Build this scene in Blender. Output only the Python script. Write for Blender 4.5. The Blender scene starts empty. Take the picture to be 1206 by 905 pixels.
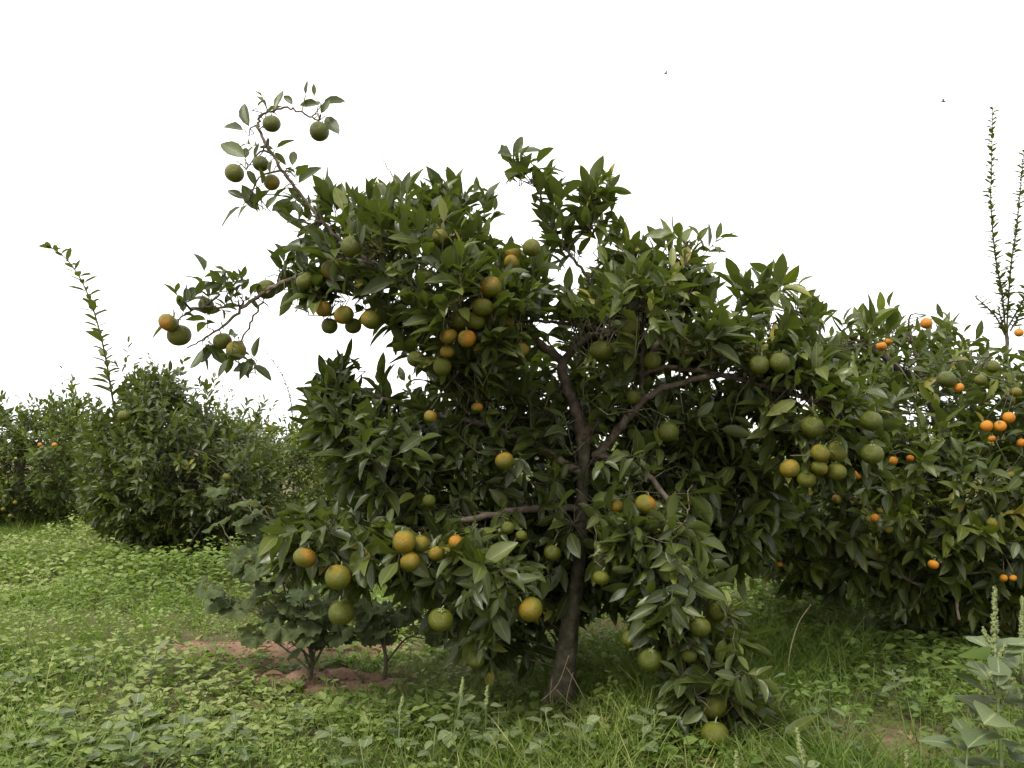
import bpy, math, random
import numpy as np
from mathutils import Matrix, Vector

# ---------------------------------------------------------------- camera, world, sun, exposure
SC = bpy.context.scene
COL = SC.collection
CAMH, FPX, HORIZON = 1.15, 1044.0, 520.0          # eye height (m), focal length in photo pixels, horizon row
PITCH = math.atan((HORIZON - 452.5) / FPX)
cam_d = bpy.data.cameras.new('camera')
cam_d.sensor_width = 36.0
cam_d.lens = 36.0 * FPX / 1206.0
cam_d.clip_start = 0.05
cam_d.clip_end = 2000
cam = bpy.data.objects.new('camera', cam_d)
cam.location = (0, 0, CAMH)
cam.rotation_euler = (math.pi / 2 + PITCH, 0, 0)
COL.objects.link(cam)
SC.camera = cam

SUN_EL, SUN_AZ = math.radians(56), math.radians(-140)      # azimuth from +Y towards +X: behind the camera
world = bpy.data.worlds.new('World')
SC.world = world
world.use_nodes = True
wn, wl = world.node_tree.nodes, world.node_tree.links
wn.clear()
sky = wn.new('ShaderNodeTexSky'); sky.sky_type = 'NISHITA'; sky.sun_disc = False
sky.sun_elevation = SUN_EL; sky.sun_rotation = SUN_AZ; sky.dust_density = 4.0
hs = wn.new('ShaderNodeHueSaturation'); hs.inputs['Saturation'].default_value = 0.12
wl.new(sky.outputs[0], hs.inputs['Color'])
cl = wn.new('ShaderNodeMix'); cl.data_type = 'RGBA'                # an even layer of white cloud
cl.inputs[0].default_value = 0.8
wl.new(hs.outputs[0], cl.inputs[6]); cl.inputs[7].default_value = (10.6, 10.6, 10.5, 1)
bg = wn.new('ShaderNodeBackground'); bg.inputs['Strength'].default_value = 0.085
wl.new(cl.outputs[2], bg.inputs['Color'])
wo = wn.new('ShaderNodeOutputWorld'); wl.new(bg.outputs[0], wo.inputs['Surface'])

sun_d = bpy.data.lights.new('sun', 'SUN')
sun_d.energy = 1.5
sun_d.angle = math.radians(14)
sun_d.color = (1.0, 0.965, 0.91)
sun = bpy.data.objects.new('sun', sun_d)
sdir = Vector((math.sin(SUN_AZ) * math.cos(SUN_EL), math.cos(SUN_AZ) * math.cos(SUN_EL), math.sin(SUN_EL)))
sun.rotation_euler = sdir.to_track_quat('Z', 'Y').to_euler()
sun.location = (0, 0, 20)
COL.objects.link(sun)

SC.view_settings.view_transform = 'Standard'
SC.view_settings.look = 'None'
SC.view_settings.gamma = 1
SC.view_settings.exposure = 1.3
SC.view_settings.use_curve_mapping = False
SC.cycles.max_bounces = 7
SC.cycles.diffuse_bounces = 4
SC.cycles.glossy_bounces = 3
SC.cycles.transmission_bounces = 4
SC.cycles.use_denoising = True

rng = np.random.default_rng(7)
random.seed(7)

# ---------------------------------------------------------------- pixels and ground
CP, SP = math.cos(PITCH), math.sin(PITCH)

def P(px, py, D):
    """The point that lies D metres ahead of the camera on the line of sight through a photo pixel."""
    px, py, D = np.asarray(px, float), np.asarray(py, float), np.asarray(D, float)
    x, u = (px - 603.0) / FPX, (452.5 - py) / FPX
    fy, fz = CP - u * SP, SP + u * CP
    s = D / fy
    return np.stack([x * s, D + 0 * s, CAMH + fz * s], -1)

def project(p):
    q = p - np.array([0, 0, CAMH])
    w = q[..., 1] * CP + q[..., 2] * SP
    u = -q[..., 1] * SP + q[..., 2] * CP
    return 603.0 + FPX * q[..., 0] / w, 452.5 - FPX * u / w, w

def gp(px, py):
    """Flat ground point (x, y) under a photo pixel below the horizon."""
    u = (452.5 - py) / FPX
    fz = SP + u * CP
    s = -CAMH / fz
    return np.array([(px - 603.0) / FPX * s, (CP - u * SP) * s])

def smooth(e0, e1, x):
    t = np.clip((x - e0) / (e1 - e0), 0, 1)
    return t * t * (3 - 2 * t)

_NG = np.random.default_rng(99).random((64, 64))
def vnoise(x, y, scale, off=0.0):
    """cheap value noise 0..1"""
    x = np.asarray(x, float) * scale + 17.3 + off
    y = np.asarray(y, float) * scale + 5.1 + off * 1.7
    xi, yi = np.floor(x).astype(int), np.floor(y).astype(int)
    fx, fy = x - xi, y - yi
    fx, fy = fx * fx * (3 - 2 * fx), fy * fy * (3 - 2 * fy)
    g = lambda a, b: _NG[a % 64, b % 64]
    return (g(xi, yi) * (1 - fx) + g(xi + 1, yi) * fx) * (1 - fy) + (g(xi, yi + 1) * (1 - fx) + g(xi + 1, yi + 1) * fx) * fy

# bare soil: (centre pixel x, y, half width px, half height px, strength)
SOIL = [(310, 772, 118, 14, 1.0), (392, 800, 112, 8, 1.0), (440, 768, 70, 13, .9), (700, 740, 95, 16, .75),
        (885, 700, 50, 14, .8), (1010, 880, 130, 24, .55), (985, 745, 40, 10, .4), (600, 730, 60, 12, .6)]

def soilmask(X, Y):
    X, Y = np.asarray(X, float), np.asarray(Y, float)
    m = np.zeros_like(X)
    jx = (vnoise(X, Y, 3.1) - .5) * .35
    jy = (vnoise(X, Y, 3.7, 9) - .5) * .35
    for cx, cy, hw, hh, s in SOIL:
        c = gp(cx, cy)
        rx = abs(gp(cx + hw, cy)[0] - c[0])
        ry = abs(gp(cx, cy - hh)[1] - gp(cx, cy + hh)[1]) / 2
        r = np.sqrt(((X - c[0] + jx) / rx) ** 2 + ((Y - c[1] + jy) / ry) ** 2)
        m = np.maximum(m, s * (1 - smooth(.8, 1.08, r)))
    return m

def gz(X, Y):
    X, Y = np.asarray(X, float), np.asarray(Y, float)
    near = np.exp(-((Y - 5) / 14.0) ** 2)
    h = (vnoise(X, Y, .55) - .5) * .10 + (vnoise(X, Y, 1.9, 3) - .5) * .05
    return h * near + .015 * soilmask(X, Y)

# ---------------------------------------------------------------- object helpers
def link(o, parent=None):
    COL.objects.link(o)
    if parent is not None:
        o.parent = parent
    return o

def tag(o, label=None, cat=None, group=None, kind=None):
    if label: o['label'] = label
    if cat: o['category'] = cat
    if group: o['group'] = group
    if kind: o['kind'] = kind
    return o

def empty(name, loc, label, cat, group=None):
    o = bpy.data.objects.new(name, None)
    o.empty_display_size = .1
    o.location = loc
    return tag(link(o), label, cat, group)

def mesh_from(name, V, F, mat, tint=None, smooth_shade=True):
    """V (n,3); F either (m,3) / (m,4) int array or a list of such arrays; tint (n,4) point colours"""
    me = bpy.data.meshes.new(name)
    V = np.asarray(V, np.float32)
    Fs = F if isinstance(F, list) else [F]
    Fs = [np.asarray(f, np.int32) for f in Fs if len(f)]
    me.vertices.add(len(V)); me.vertices.foreach_set('co', V.ravel())
    nl = sum(f.size for f in Fs); nf = sum(len(f) for f in Fs)
    me.loops.add(nl); me.loops.foreach_set('vertex_index', np.concatenate([f.ravel() for f in Fs]))
    tot = np.concatenate([np.full(len(f), f.shape[1], np.int32) for f in Fs])
    start = np.concatenate([[0], np.cumsum(tot)[:-1]]).astype(np.int32)
    me.polygons.add(nf); me.polygons.foreach_set('loop_start', start); me.polygons.foreach_set('loop_total', tot)
    me.polygons.foreach_set('use_smooth', np.full(nf, smooth_shade))
    if tint is not None:
        a = me.attributes.new('tint', 'FLOAT_COLOR', 'POINT')
        a.data.foreach_set('color', np.asarray(tint, np.float32).ravel())
    me.update(calc_edges=True)
    me.validate()
    if mat is not None:
        me.materials.append(mat)
    return me

def obj(name, me, parent=None):
    return link(bpy.data.objects.new(name, me), parent)

def norm(v):
    return v / np.maximum(np.linalg.norm(v, axis=-1, keepdims=True), 1e-9)

def catmull(pts, n):
    pts = np.asarray(pts, float)
    q = np.vstack([2 * pts[0] - pts[1], pts, 2 * pts[-1] - pts[-2]])
    out = []
    for i in range(1, len(q) - 2):
        t = np.linspace(0, 1, n, endpoint=False)[:, None]
        a, b, c, d = q[i - 1], q[i], q[i + 1], q[i + 2]
        out.append(.5 * (2 * b + (c - a) * t + (2 * a - 5 * b + 4 * c - d) * t ** 2 + (3 * b - a - 3 * c + d) * t ** 3))
    out.append(pts[-1:])
    return np.vstack(out)

def tube(pts, rad, sides=8, lump=0.0, seed=0):
    """pts (n,3), rad (n,) -> V, quads, closed at the end by a point"""
    pts = np.asarray(pts, float); n = len(pts)
    rad = np.broadcast_to(np.asarray(rad, float), (n,))
    t = norm(np.gradient(pts, axis=0))
    ref = np.array([0.31, .2, .93]) if abs(t[0, 2]) < .9 else np.array([1., .1, 0])
    b = norm(np.cross(t, ref)); c = np.cross(b, t)
    a = np.linspace(0, 2 * math.pi, sides, endpoint=False)
    r = rad[:, None] * np.ones(sides)
    if lump:
        g = np.random.default_rng(seed)
        ph = g.random(4) * 6.28
        z = np.linspace(0, 1, n)[:, None]
        r = r * (1 + lump * (np.sin(2 * a + ph[0] + z * 5) * .5 + np.sin(3 * a + ph[1] - z * 9) * .4 + (g.random((n, sides)) - .5) * .8))
    V = pts[:, None] + r[..., None] * (np.cos(a)[None, :, None] * b[:, None] + np.sin(a)[None, :, None] * c[:, None])
    V = V.reshape(-1, 3)
    i = np.arange(n - 1)[:, None] * sides; j = np.arange(sides)[None]; k = (j + 1) % sides
    Q = np.stack([i + j, i + k, i + sides + k, i + sides + j], -1).reshape(-1, 4)
    V = np.vstack([V, pts[-1:] + t[-1] * rad[-1] * .6])
    e = (n - 1) * sides
    T = np.stack([e + j[0], e + k[0], np.full(sides, len(V) - 1)], -1)
    return V, Q, T

class Acc:
    """joins many small shapes into one mesh"""
    def __init__(s): s.V, s.Q, s.T, s.n = [], [], [], 0
    def add(s, V, Q=None, T=None):
        s.V.append(V)
        if Q is not None and len(Q): s.Q.append(Q + s.n)
        if T is not None and len(T): s.T.append(T + s.n)
        s.n += len(V)
    def mesh(s, name, mat, shift=(0, 0, 0), tint=None):
        F = [np.vstack(x) for x in (s.Q, s.T) if x]
        return mesh_from(name, np.vstack(s.V) - np.asarray(shift), F, mat, tint)

# ---------------------------------------------------------------- materials
def nodes(name):
    m = bpy.data.materials.new(name); m.use_nodes = True
    nt = m.node_tree; nt.nodes.clear()
    out = nt.nodes.new('ShaderNodeOutputMaterial')
    return m, nt, out

def ramp(nt, stops, fac):
    r = nt.nodes.new('ShaderNodeValToRGB')
    el = r.color_ramp.elements
    while len(el) < len(stops): el.new(.5)
    for e, (p, c) in zip(el, stops):
        e.position = p; e.color = (*c, 1)
    nt.links.new(fac, r.inputs[0])
    return r.outputs[0]

def mixc(nt, fac, a, b, mode='MIX'):
    m = nt.nodes.new('ShaderNodeMix'); m.data_type = 'RGBA'; m.blend_type = mode
    for sock, v in ((m.inputs[0], fac), (m.inputs[6], a), (m.inputs[7], b)):
        if hasattr(v, 'links') or hasattr(v, 'is_linked'): nt.links.new(v, sock)
        else: sock.default_value = v if isinstance(v, (int, float)) else (*v, 1)
    return m.outputs[2]

def noise(nt, scale, detail=3, coord='Object'):
    tc = nt.nodes.new('ShaderNodeTexCoord')
    n = nt.nodes.new('ShaderNodeTexNoise'); n.inputs['Scale'].default_value = scale; n.inputs['Detail'].default_value = detail
    nt.links.new(tc.outputs[coord], n.inputs['Vector'])
    return n.outputs['Fac']

def maprange(nt, v, a, b, c=0., d=1.):
    m = nt.nodes.new('ShaderNodeMapRange')
    for i, x in enumerate((a, b, c, d)): m.inputs[i + 1].default_value = x
    nt.links.new(v, m.inputs[0])
    return m.outputs[0]

def bump(nt, h, strength, dist=.002):
    b = nt.nodes.new('ShaderNodeBump'); b.inputs['Strength'].default_value = strength; b.inputs['Distance'].default_value = dist
    nt.links.new(h, b.inputs['Height'])
    return b.outputs[0]

def leaf_mat(name, stops, under, rough=.42, spec=.5, trans=.22, rib=.16, dust=None, dust_amt=.3, nscale=45):
    m, nt, out = nodes(name)
    at = nt.nodes.new('ShaderNodeAttribute'); at.attribute_name = 'tint'
    sep = nt.nodes.new('ShaderNodeSeparateColor'); nt.links.new(at.outputs['Color'], sep.inputs[0])
    col = ramp(nt, stops, sep.outputs[0])
    n1 = noise(nt, nscale, 4)
    col = mixc(nt, maprange(nt, n1, .35, .7, 0, .35), col, [c * .55 for c in stops[0][1]])
    if dust:
        n2 = noise(nt, nscale * .3, 5)
        col = mixc(nt, maprange(nt, n2, .45, .75, 0, dust_amt), col, dust)
    ribf = maprange(nt, sep.outputs[1], .03, .10, rib, 0)
    col = mixc(nt, ribf, col, [min(1, c * 2.2 + .03) for c in stops[-1][1]])
    geo = nt.nodes.new('ShaderNodeNewGeometry')
    colf = mixc(nt, geo.outputs['Backfacing'], col, under)
    bs = nt.nodes.new('ShaderNodeBsdfPrincipled')
    nt.links.new(colf, bs.inputs['Base Color'])
    nt.links.new(maprange(nt, n1, .3, .7, rough - .07, rough + .13), bs.inputs['Roughness'])
    bs.inputs['Specular IOR Level'].default_value = spec
    nt.links.new(bump(nt, noise(nt, 260, 2), .25, .001), bs.inputs['Normal'])
    tr = nt.nodes.new('ShaderNodeBsdfTranslucent')
    nt.links.new(mixc(nt, 1.0, colf, (1.5, 1.7, .55), 'MULTIPLY'), tr.inputs['Color'])
    mx = nt.nodes.new('ShaderNodeMixShader'); mx.inputs[0].default_value = trans
    nt.links.new(bs.outputs[0], mx.inputs[1]); nt.links.new(tr.outputs[0], mx.inputs[2])
    nt.links.new(mx.outputs[0], out.inputs['Surface'])
    return m

def plain_mat(name, stops, rough=.8, nscale=20, bumps=.5, bdist=.004, spec=.3, extra=None):
    m, nt, out = nodes(name)
    n1 = noise(nt, nscale, 6)
    col = ramp(nt, stops, n1)
    if extra:
        col = mixc(nt, maprange(nt, noise(nt, extra[1], 3), .5, .68, 0, extra[2]), col, extra[0])
    bs = nt.nodes.new('ShaderNodeBsdfPrincipled')
    nt.links.new(col, bs.inputs['Base Color'])
    bs.inputs['Roughness'].default_value = rough
    bs.inputs['Specular IOR Level'].default_value = spec
    nt.links.new(bump(nt, noise(nt, nscale * 3, 5), bumps, bdist), bs.inputs['Normal'])
    nt.links.new(bs.outputs[0], out.inputs['Surface'])
    return m

def fruit_mat(name, a, b, blush=None):
    m, nt, out = nodes(name)
    oi = nt.nodes.new('ShaderNodeObjectInfo')
    col = mixc(nt, oi.outputs['Random'], a, b)
    tc = nt.nodes.new('ShaderNodeTexCoord')
    ad = nt.nodes.new('ShaderNodeVectorMath'); ad.operation = 'ADD'
    nt.links.new(tc.outputs['Object'], ad.inputs[0]); nt.links.new(oi.outputs['Location'], ad.inputs[1])
    if blush:
        n = nt.nodes.new('ShaderNodeTexNoise'); n.inputs['Scale'].default_value = .55; n.inputs['Detail'].default_value = 1
        nt.links.new(ad.outputs[0], n.inputs['Vector'])
        col = mixc(nt, maprange(nt, n.outputs['Fac'], .44, .74), col, blush)
    n2 = nt.nodes.new('ShaderNodeTexNoise'); n2.inputs['Scale'].default_value = 5; n2.inputs['Detail'].default_value = 4
    nt.links.new(ad.outputs[0], n2.inputs['Vector'])
    col = mixc(nt, maprange(nt, n2.outputs['Fac'], .42, .75, 0, .3), col, [c * .5 for c in a])
    n3 = nt.nodes.new('ShaderNodeTexNoise'); n3.inputs['Scale'].default_value = 3.2; n3.inputs['Detail'].default_value = 8; n3.inputs['Roughness'].default_value = .75
    nt.links.new(ad.outputs[0], n3.inputs['Vector'])
    col = mixc(nt, maprange(nt, n3.outputs['Fac'], .60, .68, 0, .6), col, (.09, .065, .028))
    vor = nt.nodes.new('ShaderNodeTexVoronoi'); vor.inputs['Scale'].default_value = 16
    nt.links.new(tc.outputs['Object'], vor.inputs['Vector'])
    bs = nt.nodes.new('ShaderNodeBsdfPrincipled')
    nt.links.new(col, bs.inputs['Base Color'])
    bs.inputs['Roughness'].default_value = .40
    bs.inputs['Specular IOR Level'].default_value = .32
    nt.links.new(bump(nt, vor.outputs['Distance'], .35, .05), bs.inputs['Normal'])
    nt.links.new(bs.outputs[0], out.inputs['Surface'])
    return m

M = {}
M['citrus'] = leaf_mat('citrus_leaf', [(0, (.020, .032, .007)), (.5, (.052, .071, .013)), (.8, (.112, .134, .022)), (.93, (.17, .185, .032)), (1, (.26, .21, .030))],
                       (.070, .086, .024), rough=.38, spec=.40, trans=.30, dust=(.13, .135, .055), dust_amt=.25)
M['citrus_light'] = leaf_mat('citrus_leaf_yellowish', [(0, (.021, .035, .006)), (.5, (.058, .079, .012)), (.8, (.122, .145, .022)), (.93, (.18, .20, .034)), (1, (.28, .23, .035))],
                       (.078, .096, .025), rough=.38, spec=.40, trans=.30, dust=(.13, .135, .05), dust_amt=.2)
M['citrus_far'] = leaf_mat('citrus_leaf_far', [(0, (.026, .044, .006)), (.6, (.066, .094, .013)), (.88, (.120, .148, .021)), (1, (.22, .225, .04))],
                       (.085, .108, .024), rough=.45, spec=.3, trans=.30)
M['cover'] = leaf_mat('weed_leaf', [(0, (.082, .128, .025)), (.5, (.158, .212, .050)), (1, (.275, .31, .105))],
                      (.15, .20, .065), rough=.6, spec=.25, trans=.3, rib=.15, nscale=30)
M['grass'] = leaf_mat('grass_blade', [(0, (.066, .108, .014)), (.6, (.132, .176, .028)), (.9, (.20, .235, .055)), (1, (.34, .30, .13))],
                      (.11, .17, .03), rough=.5, spec=.3, trans=.32, rib=.1, nscale=12)
M['pigweed'] = leaf_mat('pigweed_leaf', [(0, (.080, .110, .045)), (.6, (.130, .160, .070)), (1, (.195, .22, .105))],
                        (.15, .20, .115), rough=.55, spec=.35, trans=.25, rib=.3, nscale=25)
M['litter'] = leaf_mat('dry_leaf', [(0, (.10, .065, .032)), (.6, (.20, .14, .07)), (1, (.30, .23, .10))], (.22, .17, .10), rough=.8, spec=.15, trans=.1, nscale=30)
M['lobed'] = leaf_mat('lobed_leaf', [(0, (.036, .055, .018)), (.6, (.064, .086, .029)), (1, (.11, .132, .052))],
                      (.14, .155, .09), rough=.7, spec=.15, trans=.2, rib=.25, dust=(.17, .165, .10), dust_amt=.3, nscale=25)
M['spike'] = plain_mat('seed_spike', [(.3, (.12, .15, .05)), (.7, (.205, .225, .09))], rough=.8, nscale=60)
M['stem_green'] = plain_mat('green_stem', [(.3, (.12, .17, .06)), (.7, (.20, .24, .10))], rough=.6, nscale=30, bumps=.2)
M['bark'] = plain_mat('citrus_bark', [(.3, (.030, .026, .016)), (.5, (.062, .054, .034)), (.72, (.115, .102, .068))], rough=.9, nscale=24, bumps=.9,
                      bdist=.008, spec=.2, extra=((.045, .055, .020), 7, .55))
M['limb'] = plain_mat('limb_bark', [(.3, (.055, .042, .030)), (.5, (.100, .078, .056)), (.72, (.165, .135, .100))], rough=.9, nscale=30, bumps=.8, bdist=.006, spec=.2)
M['twig'] = plain_mat('twig_bark', [(.3, (.050, .048, .028)), (.7, (.115, .100, .060))], rough=.85, nscale=40, bumps=.4, spec=.2)
M['dry'] = plain_mat('dry_twig', [(.3, (.14, .105, .07)), (.7, (.24, .20, .14))], rough=.9, nscale=40, bumps=.4, spec=.2)
M['straw'] = plain_mat('straw', [(.3, (.28, .22, .12)), (.7, (.42, .34, .20))], rough=.8, nscale=40, bumps=.2, spec=.2)
M['fruit_green'] = fruit_mat('green_fruit_skin', (.056, .066, .003), (.092, .096, .005))
M['fruit_yellow'] = fruit_mat('yellowing_fruit_skin', (.070, .084, .005), (.100, .104, .006), (.21, .13, .006))
M['fruit_turning'] = fruit_mat('turning_fruit_skin', (.080, .090, .005), (.12, .108, .006), (.34, .135, .005))
M['fruit_orange'] = fruit_mat('orange_fruit_skin', (.42, .145, .005), (.48, .19, .008))
M['insect'] = plain_mat('insect_body', [(.3, (.02, .018, .015)), (.7, (.05, .045, .04))], rough=.5, nscale=200)
M['wing'] = plain_mat('insect_wing', [(.3, (.25, .25, .25)), (.7, (.4, .4, .4))], rough=.4, nscale=200)

def soil_mat():
    m, nt, out = nodes('red_soil')
    n = noise(nt, 3.0, 8)
    col = ramp(nt, [(.3, (.125, .075, .048)), (.5, (.21, .126, .081)), (.7, (.285, .180, .12))], n)
    col = mixc(nt, maprange(nt, noise(nt, 40, 6), .5, .75, 0, .5), col, (.08, .05, .03))
    at = nt.nodes.new('ShaderNodeAttribute'); at.attribute_name = 'tint'
    sep = nt.nodes.new('ShaderNodeSeparateColor'); nt.links.new(at.outputs['Color'], sep.inputs[0])
    litter = ramp(nt, [(.35, (.045, .050, .020)), (.6, (.085, .095, .038)), (.8, (.12, .095, .055))], noise(nt, 9, 6))
    col = mixc(nt, sep.outputs[0], litter, col)
    bs = nt.nodes.new('ShaderNodeBsdfPrincipled')
    nt.links.new(col, bs.inputs['Base Color']); bs.inputs['Roughness'].default_value = .95
    bs.inputs['Specular IOR Level'].default_value = .15
    nt.links.new(bump(nt, noise(nt, 28, 9), .9, .03), bs.inputs['Normal'])
    nt.links.new(bs.outputs[0], out.inputs['Surface'])
    return m
M['soil'] = soil_mat()

# ---------------------------------------------------------------- ground
def axis(fine0, fine1, step, far, grow=1.35):
    a = list(np.arange(fine0, fine1 + 1e-6, step))
    s = step; x = fine1
    while x < far: s *= grow; x += s; a.append(x)
    s = step; x = fine0
    pre = []
    while x > -far: s *= grow; x -= s; pre.append(x)
    return np.array(pre[::-1] + a)
gx, gy = axis(-3.2, 3.2, .035, 600), axis(2.6, 6.6, .035, 600)
XX, YY = np.meshgrid(gx, gy)
sm = soilmask(XX, YY)
ZZ = gz(XX, YY)
fine = (np.abs(XX) < 3.3) & (YY > 2.5) & (YY < 6.7)
ZZ = ZZ + fine * (.012 + .03 * sm) * (vnoise(XX, YY, 11) - .5) + fine * .022 * sm * (vnoise(XX, YY, 24, 4) - .5)
ny, nx = XX.shape
ii = (np.arange(ny - 1)[:, None] * nx + np.arange(nx - 1)[None]).ravel()
gt = np.zeros((ny * nx, 4)); gt[:, 0] = np.maximum(sm, .25 + 0 * sm).ravel(); gt[:, 3] = 1
tag(obj('ground', mesh_from('ground', np.stack([XX, YY, ZZ], -1).reshape(-1, 3), np.stack([ii, ii + 1, ii + nx + 1, ii + nx], -1), M['soil'], gt)),
    'reddish brown orchard soil under the weeds', 'ground', kind='structure')

# ---------------------------------------------------------------- leaves
def leaf_template(prof, stations, fold=.25, curl=.25, wave=0., twist=0., nw=.4, seed=0):
    """coordinates: s across, t along, h up; returns V (n,3), T (m,3), info (n,2) = |s|, t"""
    g = np.random.default_rng(seed)
    V, info, rows = [], [], []
    for t, w in zip(stations, prof):
        h = -curl * t * t
        if w < 1e-4:
            rows.append([len(V)]); V.append((0, t, h)); info.append((0, t)); continue
        tw = twist * t
        r = []
        for s in (-1, 0, 1):
            x = s * w
            z = h + (abs(s) * w * fold + (wave * w * (g.random() - .5) if s else 0)) * nw
            r.append(len(V)); V.append((x * math.cos(tw) - 0 * z, t, z + x * nw * math.sin(tw))); info.append((abs(s), t))
        rows.append(r)
    T = []
    for a, b in zip(rows[:-1], rows[1:]):
        if len(a) == 1 and len(b) == 3: T += [(a[0], b[1], b[0]), (a[0], b[2], b[1])]
        elif len(a) == 3 and len(b) == 1: T += [(a[0], a[1], b[0]), (a[1], a[2], b[0])]
        elif len(a) == 3:
            for k in (0, 1): T += [(a[k], a[k + 1], b[k + 1]), (a[k], b[k + 1], b[k])]
    V = np.array(V, float)
    return V, np.array(T, int), np.array(info, float)

def check_up(tpl):
    V, T, I = tpl
    n = np.cross(V[T[:, 1]] - V[T[:, 0]], V[T[:, 2]] - V[T[:, 0]])
    flip = n[:, 2] < 0
    T = T.copy(); T[flip] = T[flip][:, ::-1]
    return V, T, I

CIT_ST = [0, .07, .22, .45, .68, .86, 1]
CIT_W = [0, .06, .66, 1, .86, .48, 0]
CIT = [check_up(leaf_template(np.array(CIT_W) * .5, CIT_ST, fold=f, curl=c, wave=.30, twist=tw, seed=i))
       for i, (f, c, tw) in enumerate([(.5, .10, 0), (.35, .22, .3), (.6, .30, -.3), (.3, .05, .5), (.8, .18, 0), (.45, .42, -.5), (.35, -.08, .2), (.55, .25, .6)])]
FAR = [check_up(leaf_template(np.array([0, .8, .8, 0]) * .5, [0, .3, .7, 1], fold=f, curl=c, seed=i)) for i, (f, c) in enumerate([(.5, .1), (.3, .3), (.7, .2), (.25, 0)])]
OVA = [check_up(leaf_template(np.array([0, .9, .95, .45, 0]) * .5, [0, .22, .48, .8, 1], fold=f, curl=c, wave=.25, nw=.8, seed=i)) for i, (f, c) in enumerate([(.2, .15), (.1, .35), (.3, .25), (.12, .05)])]
PIG = [check_up(leaf_template(np.array([.012, .012, .55, .95, .85, .45, 0]) * .5, [0, .24, .36, .52, .70, .88, 1], fold=f, curl=c, wave=.25, twist=tw, nw=.62, seed=i))
       for i, (f, c, tw) in enumerate([(.22, .22, 0), (.12, .40, .2), (.32, .12, -.2), (.18, .30, .1)])]
GRS = [check_up(leaf_template(np.array([.7, 1, .8, .45, 0]) * .5, [0, .25, .5, .78, 1], fold=.5, curl=c, nw=.03, seed=i)) for i, c in enumerate([.15, .45, .8, .3])]

def lobed_template(seed):
    g = np.random.default_rng(seed)
    n = 34
    a = np.linspace(-math.pi * .93, math.pi * .93, n)            # 0 = towards the tip
    r = .36 + .055 * np.cos(5 * a) + .16 * np.cos(a / 2) ** 2 + .022 * np.where(np.arange(n) % 2, 1, -1) + .02 * g.standard_normal(n)
    V = [(0, .36, 0)]; I = [(0, .36)]
    for aa, rr in zip(a, r):
        for q in (.5, 1):
            x, y = rr * q * math.sin(aa) * 1.05, .36 + rr * q * math.cos(aa)
            V.append((x, y, .10 * q * q * math.cos(5 * aa) - .30 * (rr * q) ** 2 * (1 + .8 * math.cos(aa)) + .02 * g.standard_normal()))
            I.append((abs(math.sin(2.5 * aa)) * q, y))
    T = []
    for k in range(n - 1):
        i0, o0, i1, o1 = 1 + 2 * k, 2 + 2 * k, 3 + 2 * k, 4 + 2 * k
        T += [(0, i0, i1), (i0, o0, o1), (i0, o1, i1)]
    return check_up((np.array(V), np.array(T), np.array(I)))
LOB = [lobed_template(i) for i in range(4)]

class Leaves:
    def __init__(s, templates, width): s.tp, s.width = templates, width; s.P, s.D, s.N, s.L, s.R = [], [], [], [], []
    def add(s, p, d, nref, L, tint):
        p, d, nref = np.atleast_2d(p), norm(np.atleast_2d(d)), np.atleast_2d(nref)
        s.P.append(p); s.D.append(d); s.N.append(np.broadcast_to(nref, d.shape) + 0.0)
        s.L.append(np.broadcast_to(np.asarray(L, float), (len(p),)) + 0.0); s.R.append(np.broadcast_to(np.asarray(tint, float), (len(p),)) + 0.0)
    def done(s, g):
        s.P, s.D, s.N = np.vstack(s.P), np.vstack(s.D), np.vstack(s.N)
        s.L, s.R = np.concatenate(s.L), np.concatenate(s.R)
        b = norm(np.cross(s.D, s.N)); s.B = b; s.N = np.cross(b, s.D)
        s.V = g.integers(0, len(s.tp), len(s.L))
        s.W = s.width * (.8 + .4 * g.random(len(s.L)))
        return s
    def keep(s, m):
        for k in 'PDNBLRVW': setattr(s, k, getattr(s, k)[m])
    def points(s, ts, ss):
        out = []
        for t in ts:
            for q in ss:
                out.append(s.P + s.L[:, None] * (t * s.D + q * s.W[:, None] * .4 * s.B))
        return np.stack(out, 1)
    def mesh(s, name, mat, shift=(0, 0, 0), idx=None):
        idx = np.arange(len(s.L)) if idx is None else idx
        Vs, Ts, As, n = [], [], [], 0
        for v, (tv, tt, ti) in enumerate(s.tp):
            k = idx[s.V[idx] == v]
            if not len(k): continue
            X = s.P[k, None] + s.L[k, None, None] * (tv[None, :, :1] * s.W[k, None, None] * s.B[k, None] + tv[None, :, 1:2] * s.D[k, None] + tv[None, :, 2:] * s.N[k, None])
            A = np.ones((len(k), len(tv), 4)); A[..., 0] = s.R[k, None]; A[..., 1] = ti[None, :, 0]; A[..., 2] = ti[None, :, 1]
            T = tt[None] + (np.arange(len(k)) * len(tv))[:, None, None] + n
            Vs.append(X.reshape(-1, 3)); As.append(A.reshape(-1, 4)); Ts.append(T.reshape(-1, 3)); n += len(k) * len(tv)
        return mesh_from(name, np.vstack(Vs) - np.asarray(shift), np.vstack(Ts), mat, np.vstack(As))
    def matrix(s, i, shift):
        m = Matrix.Identity(4)
        L = s.L[i]
        for r in range(3):
            m[r][0] = float(s.B[i, r] * L * s.W[i]); m[r][1] = float(s.D[i, r] * L); m[r][2] = float(s.N[i, r] * L); m[r][3] = float(s.P[i, r] - shift[r])
        return m

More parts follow.
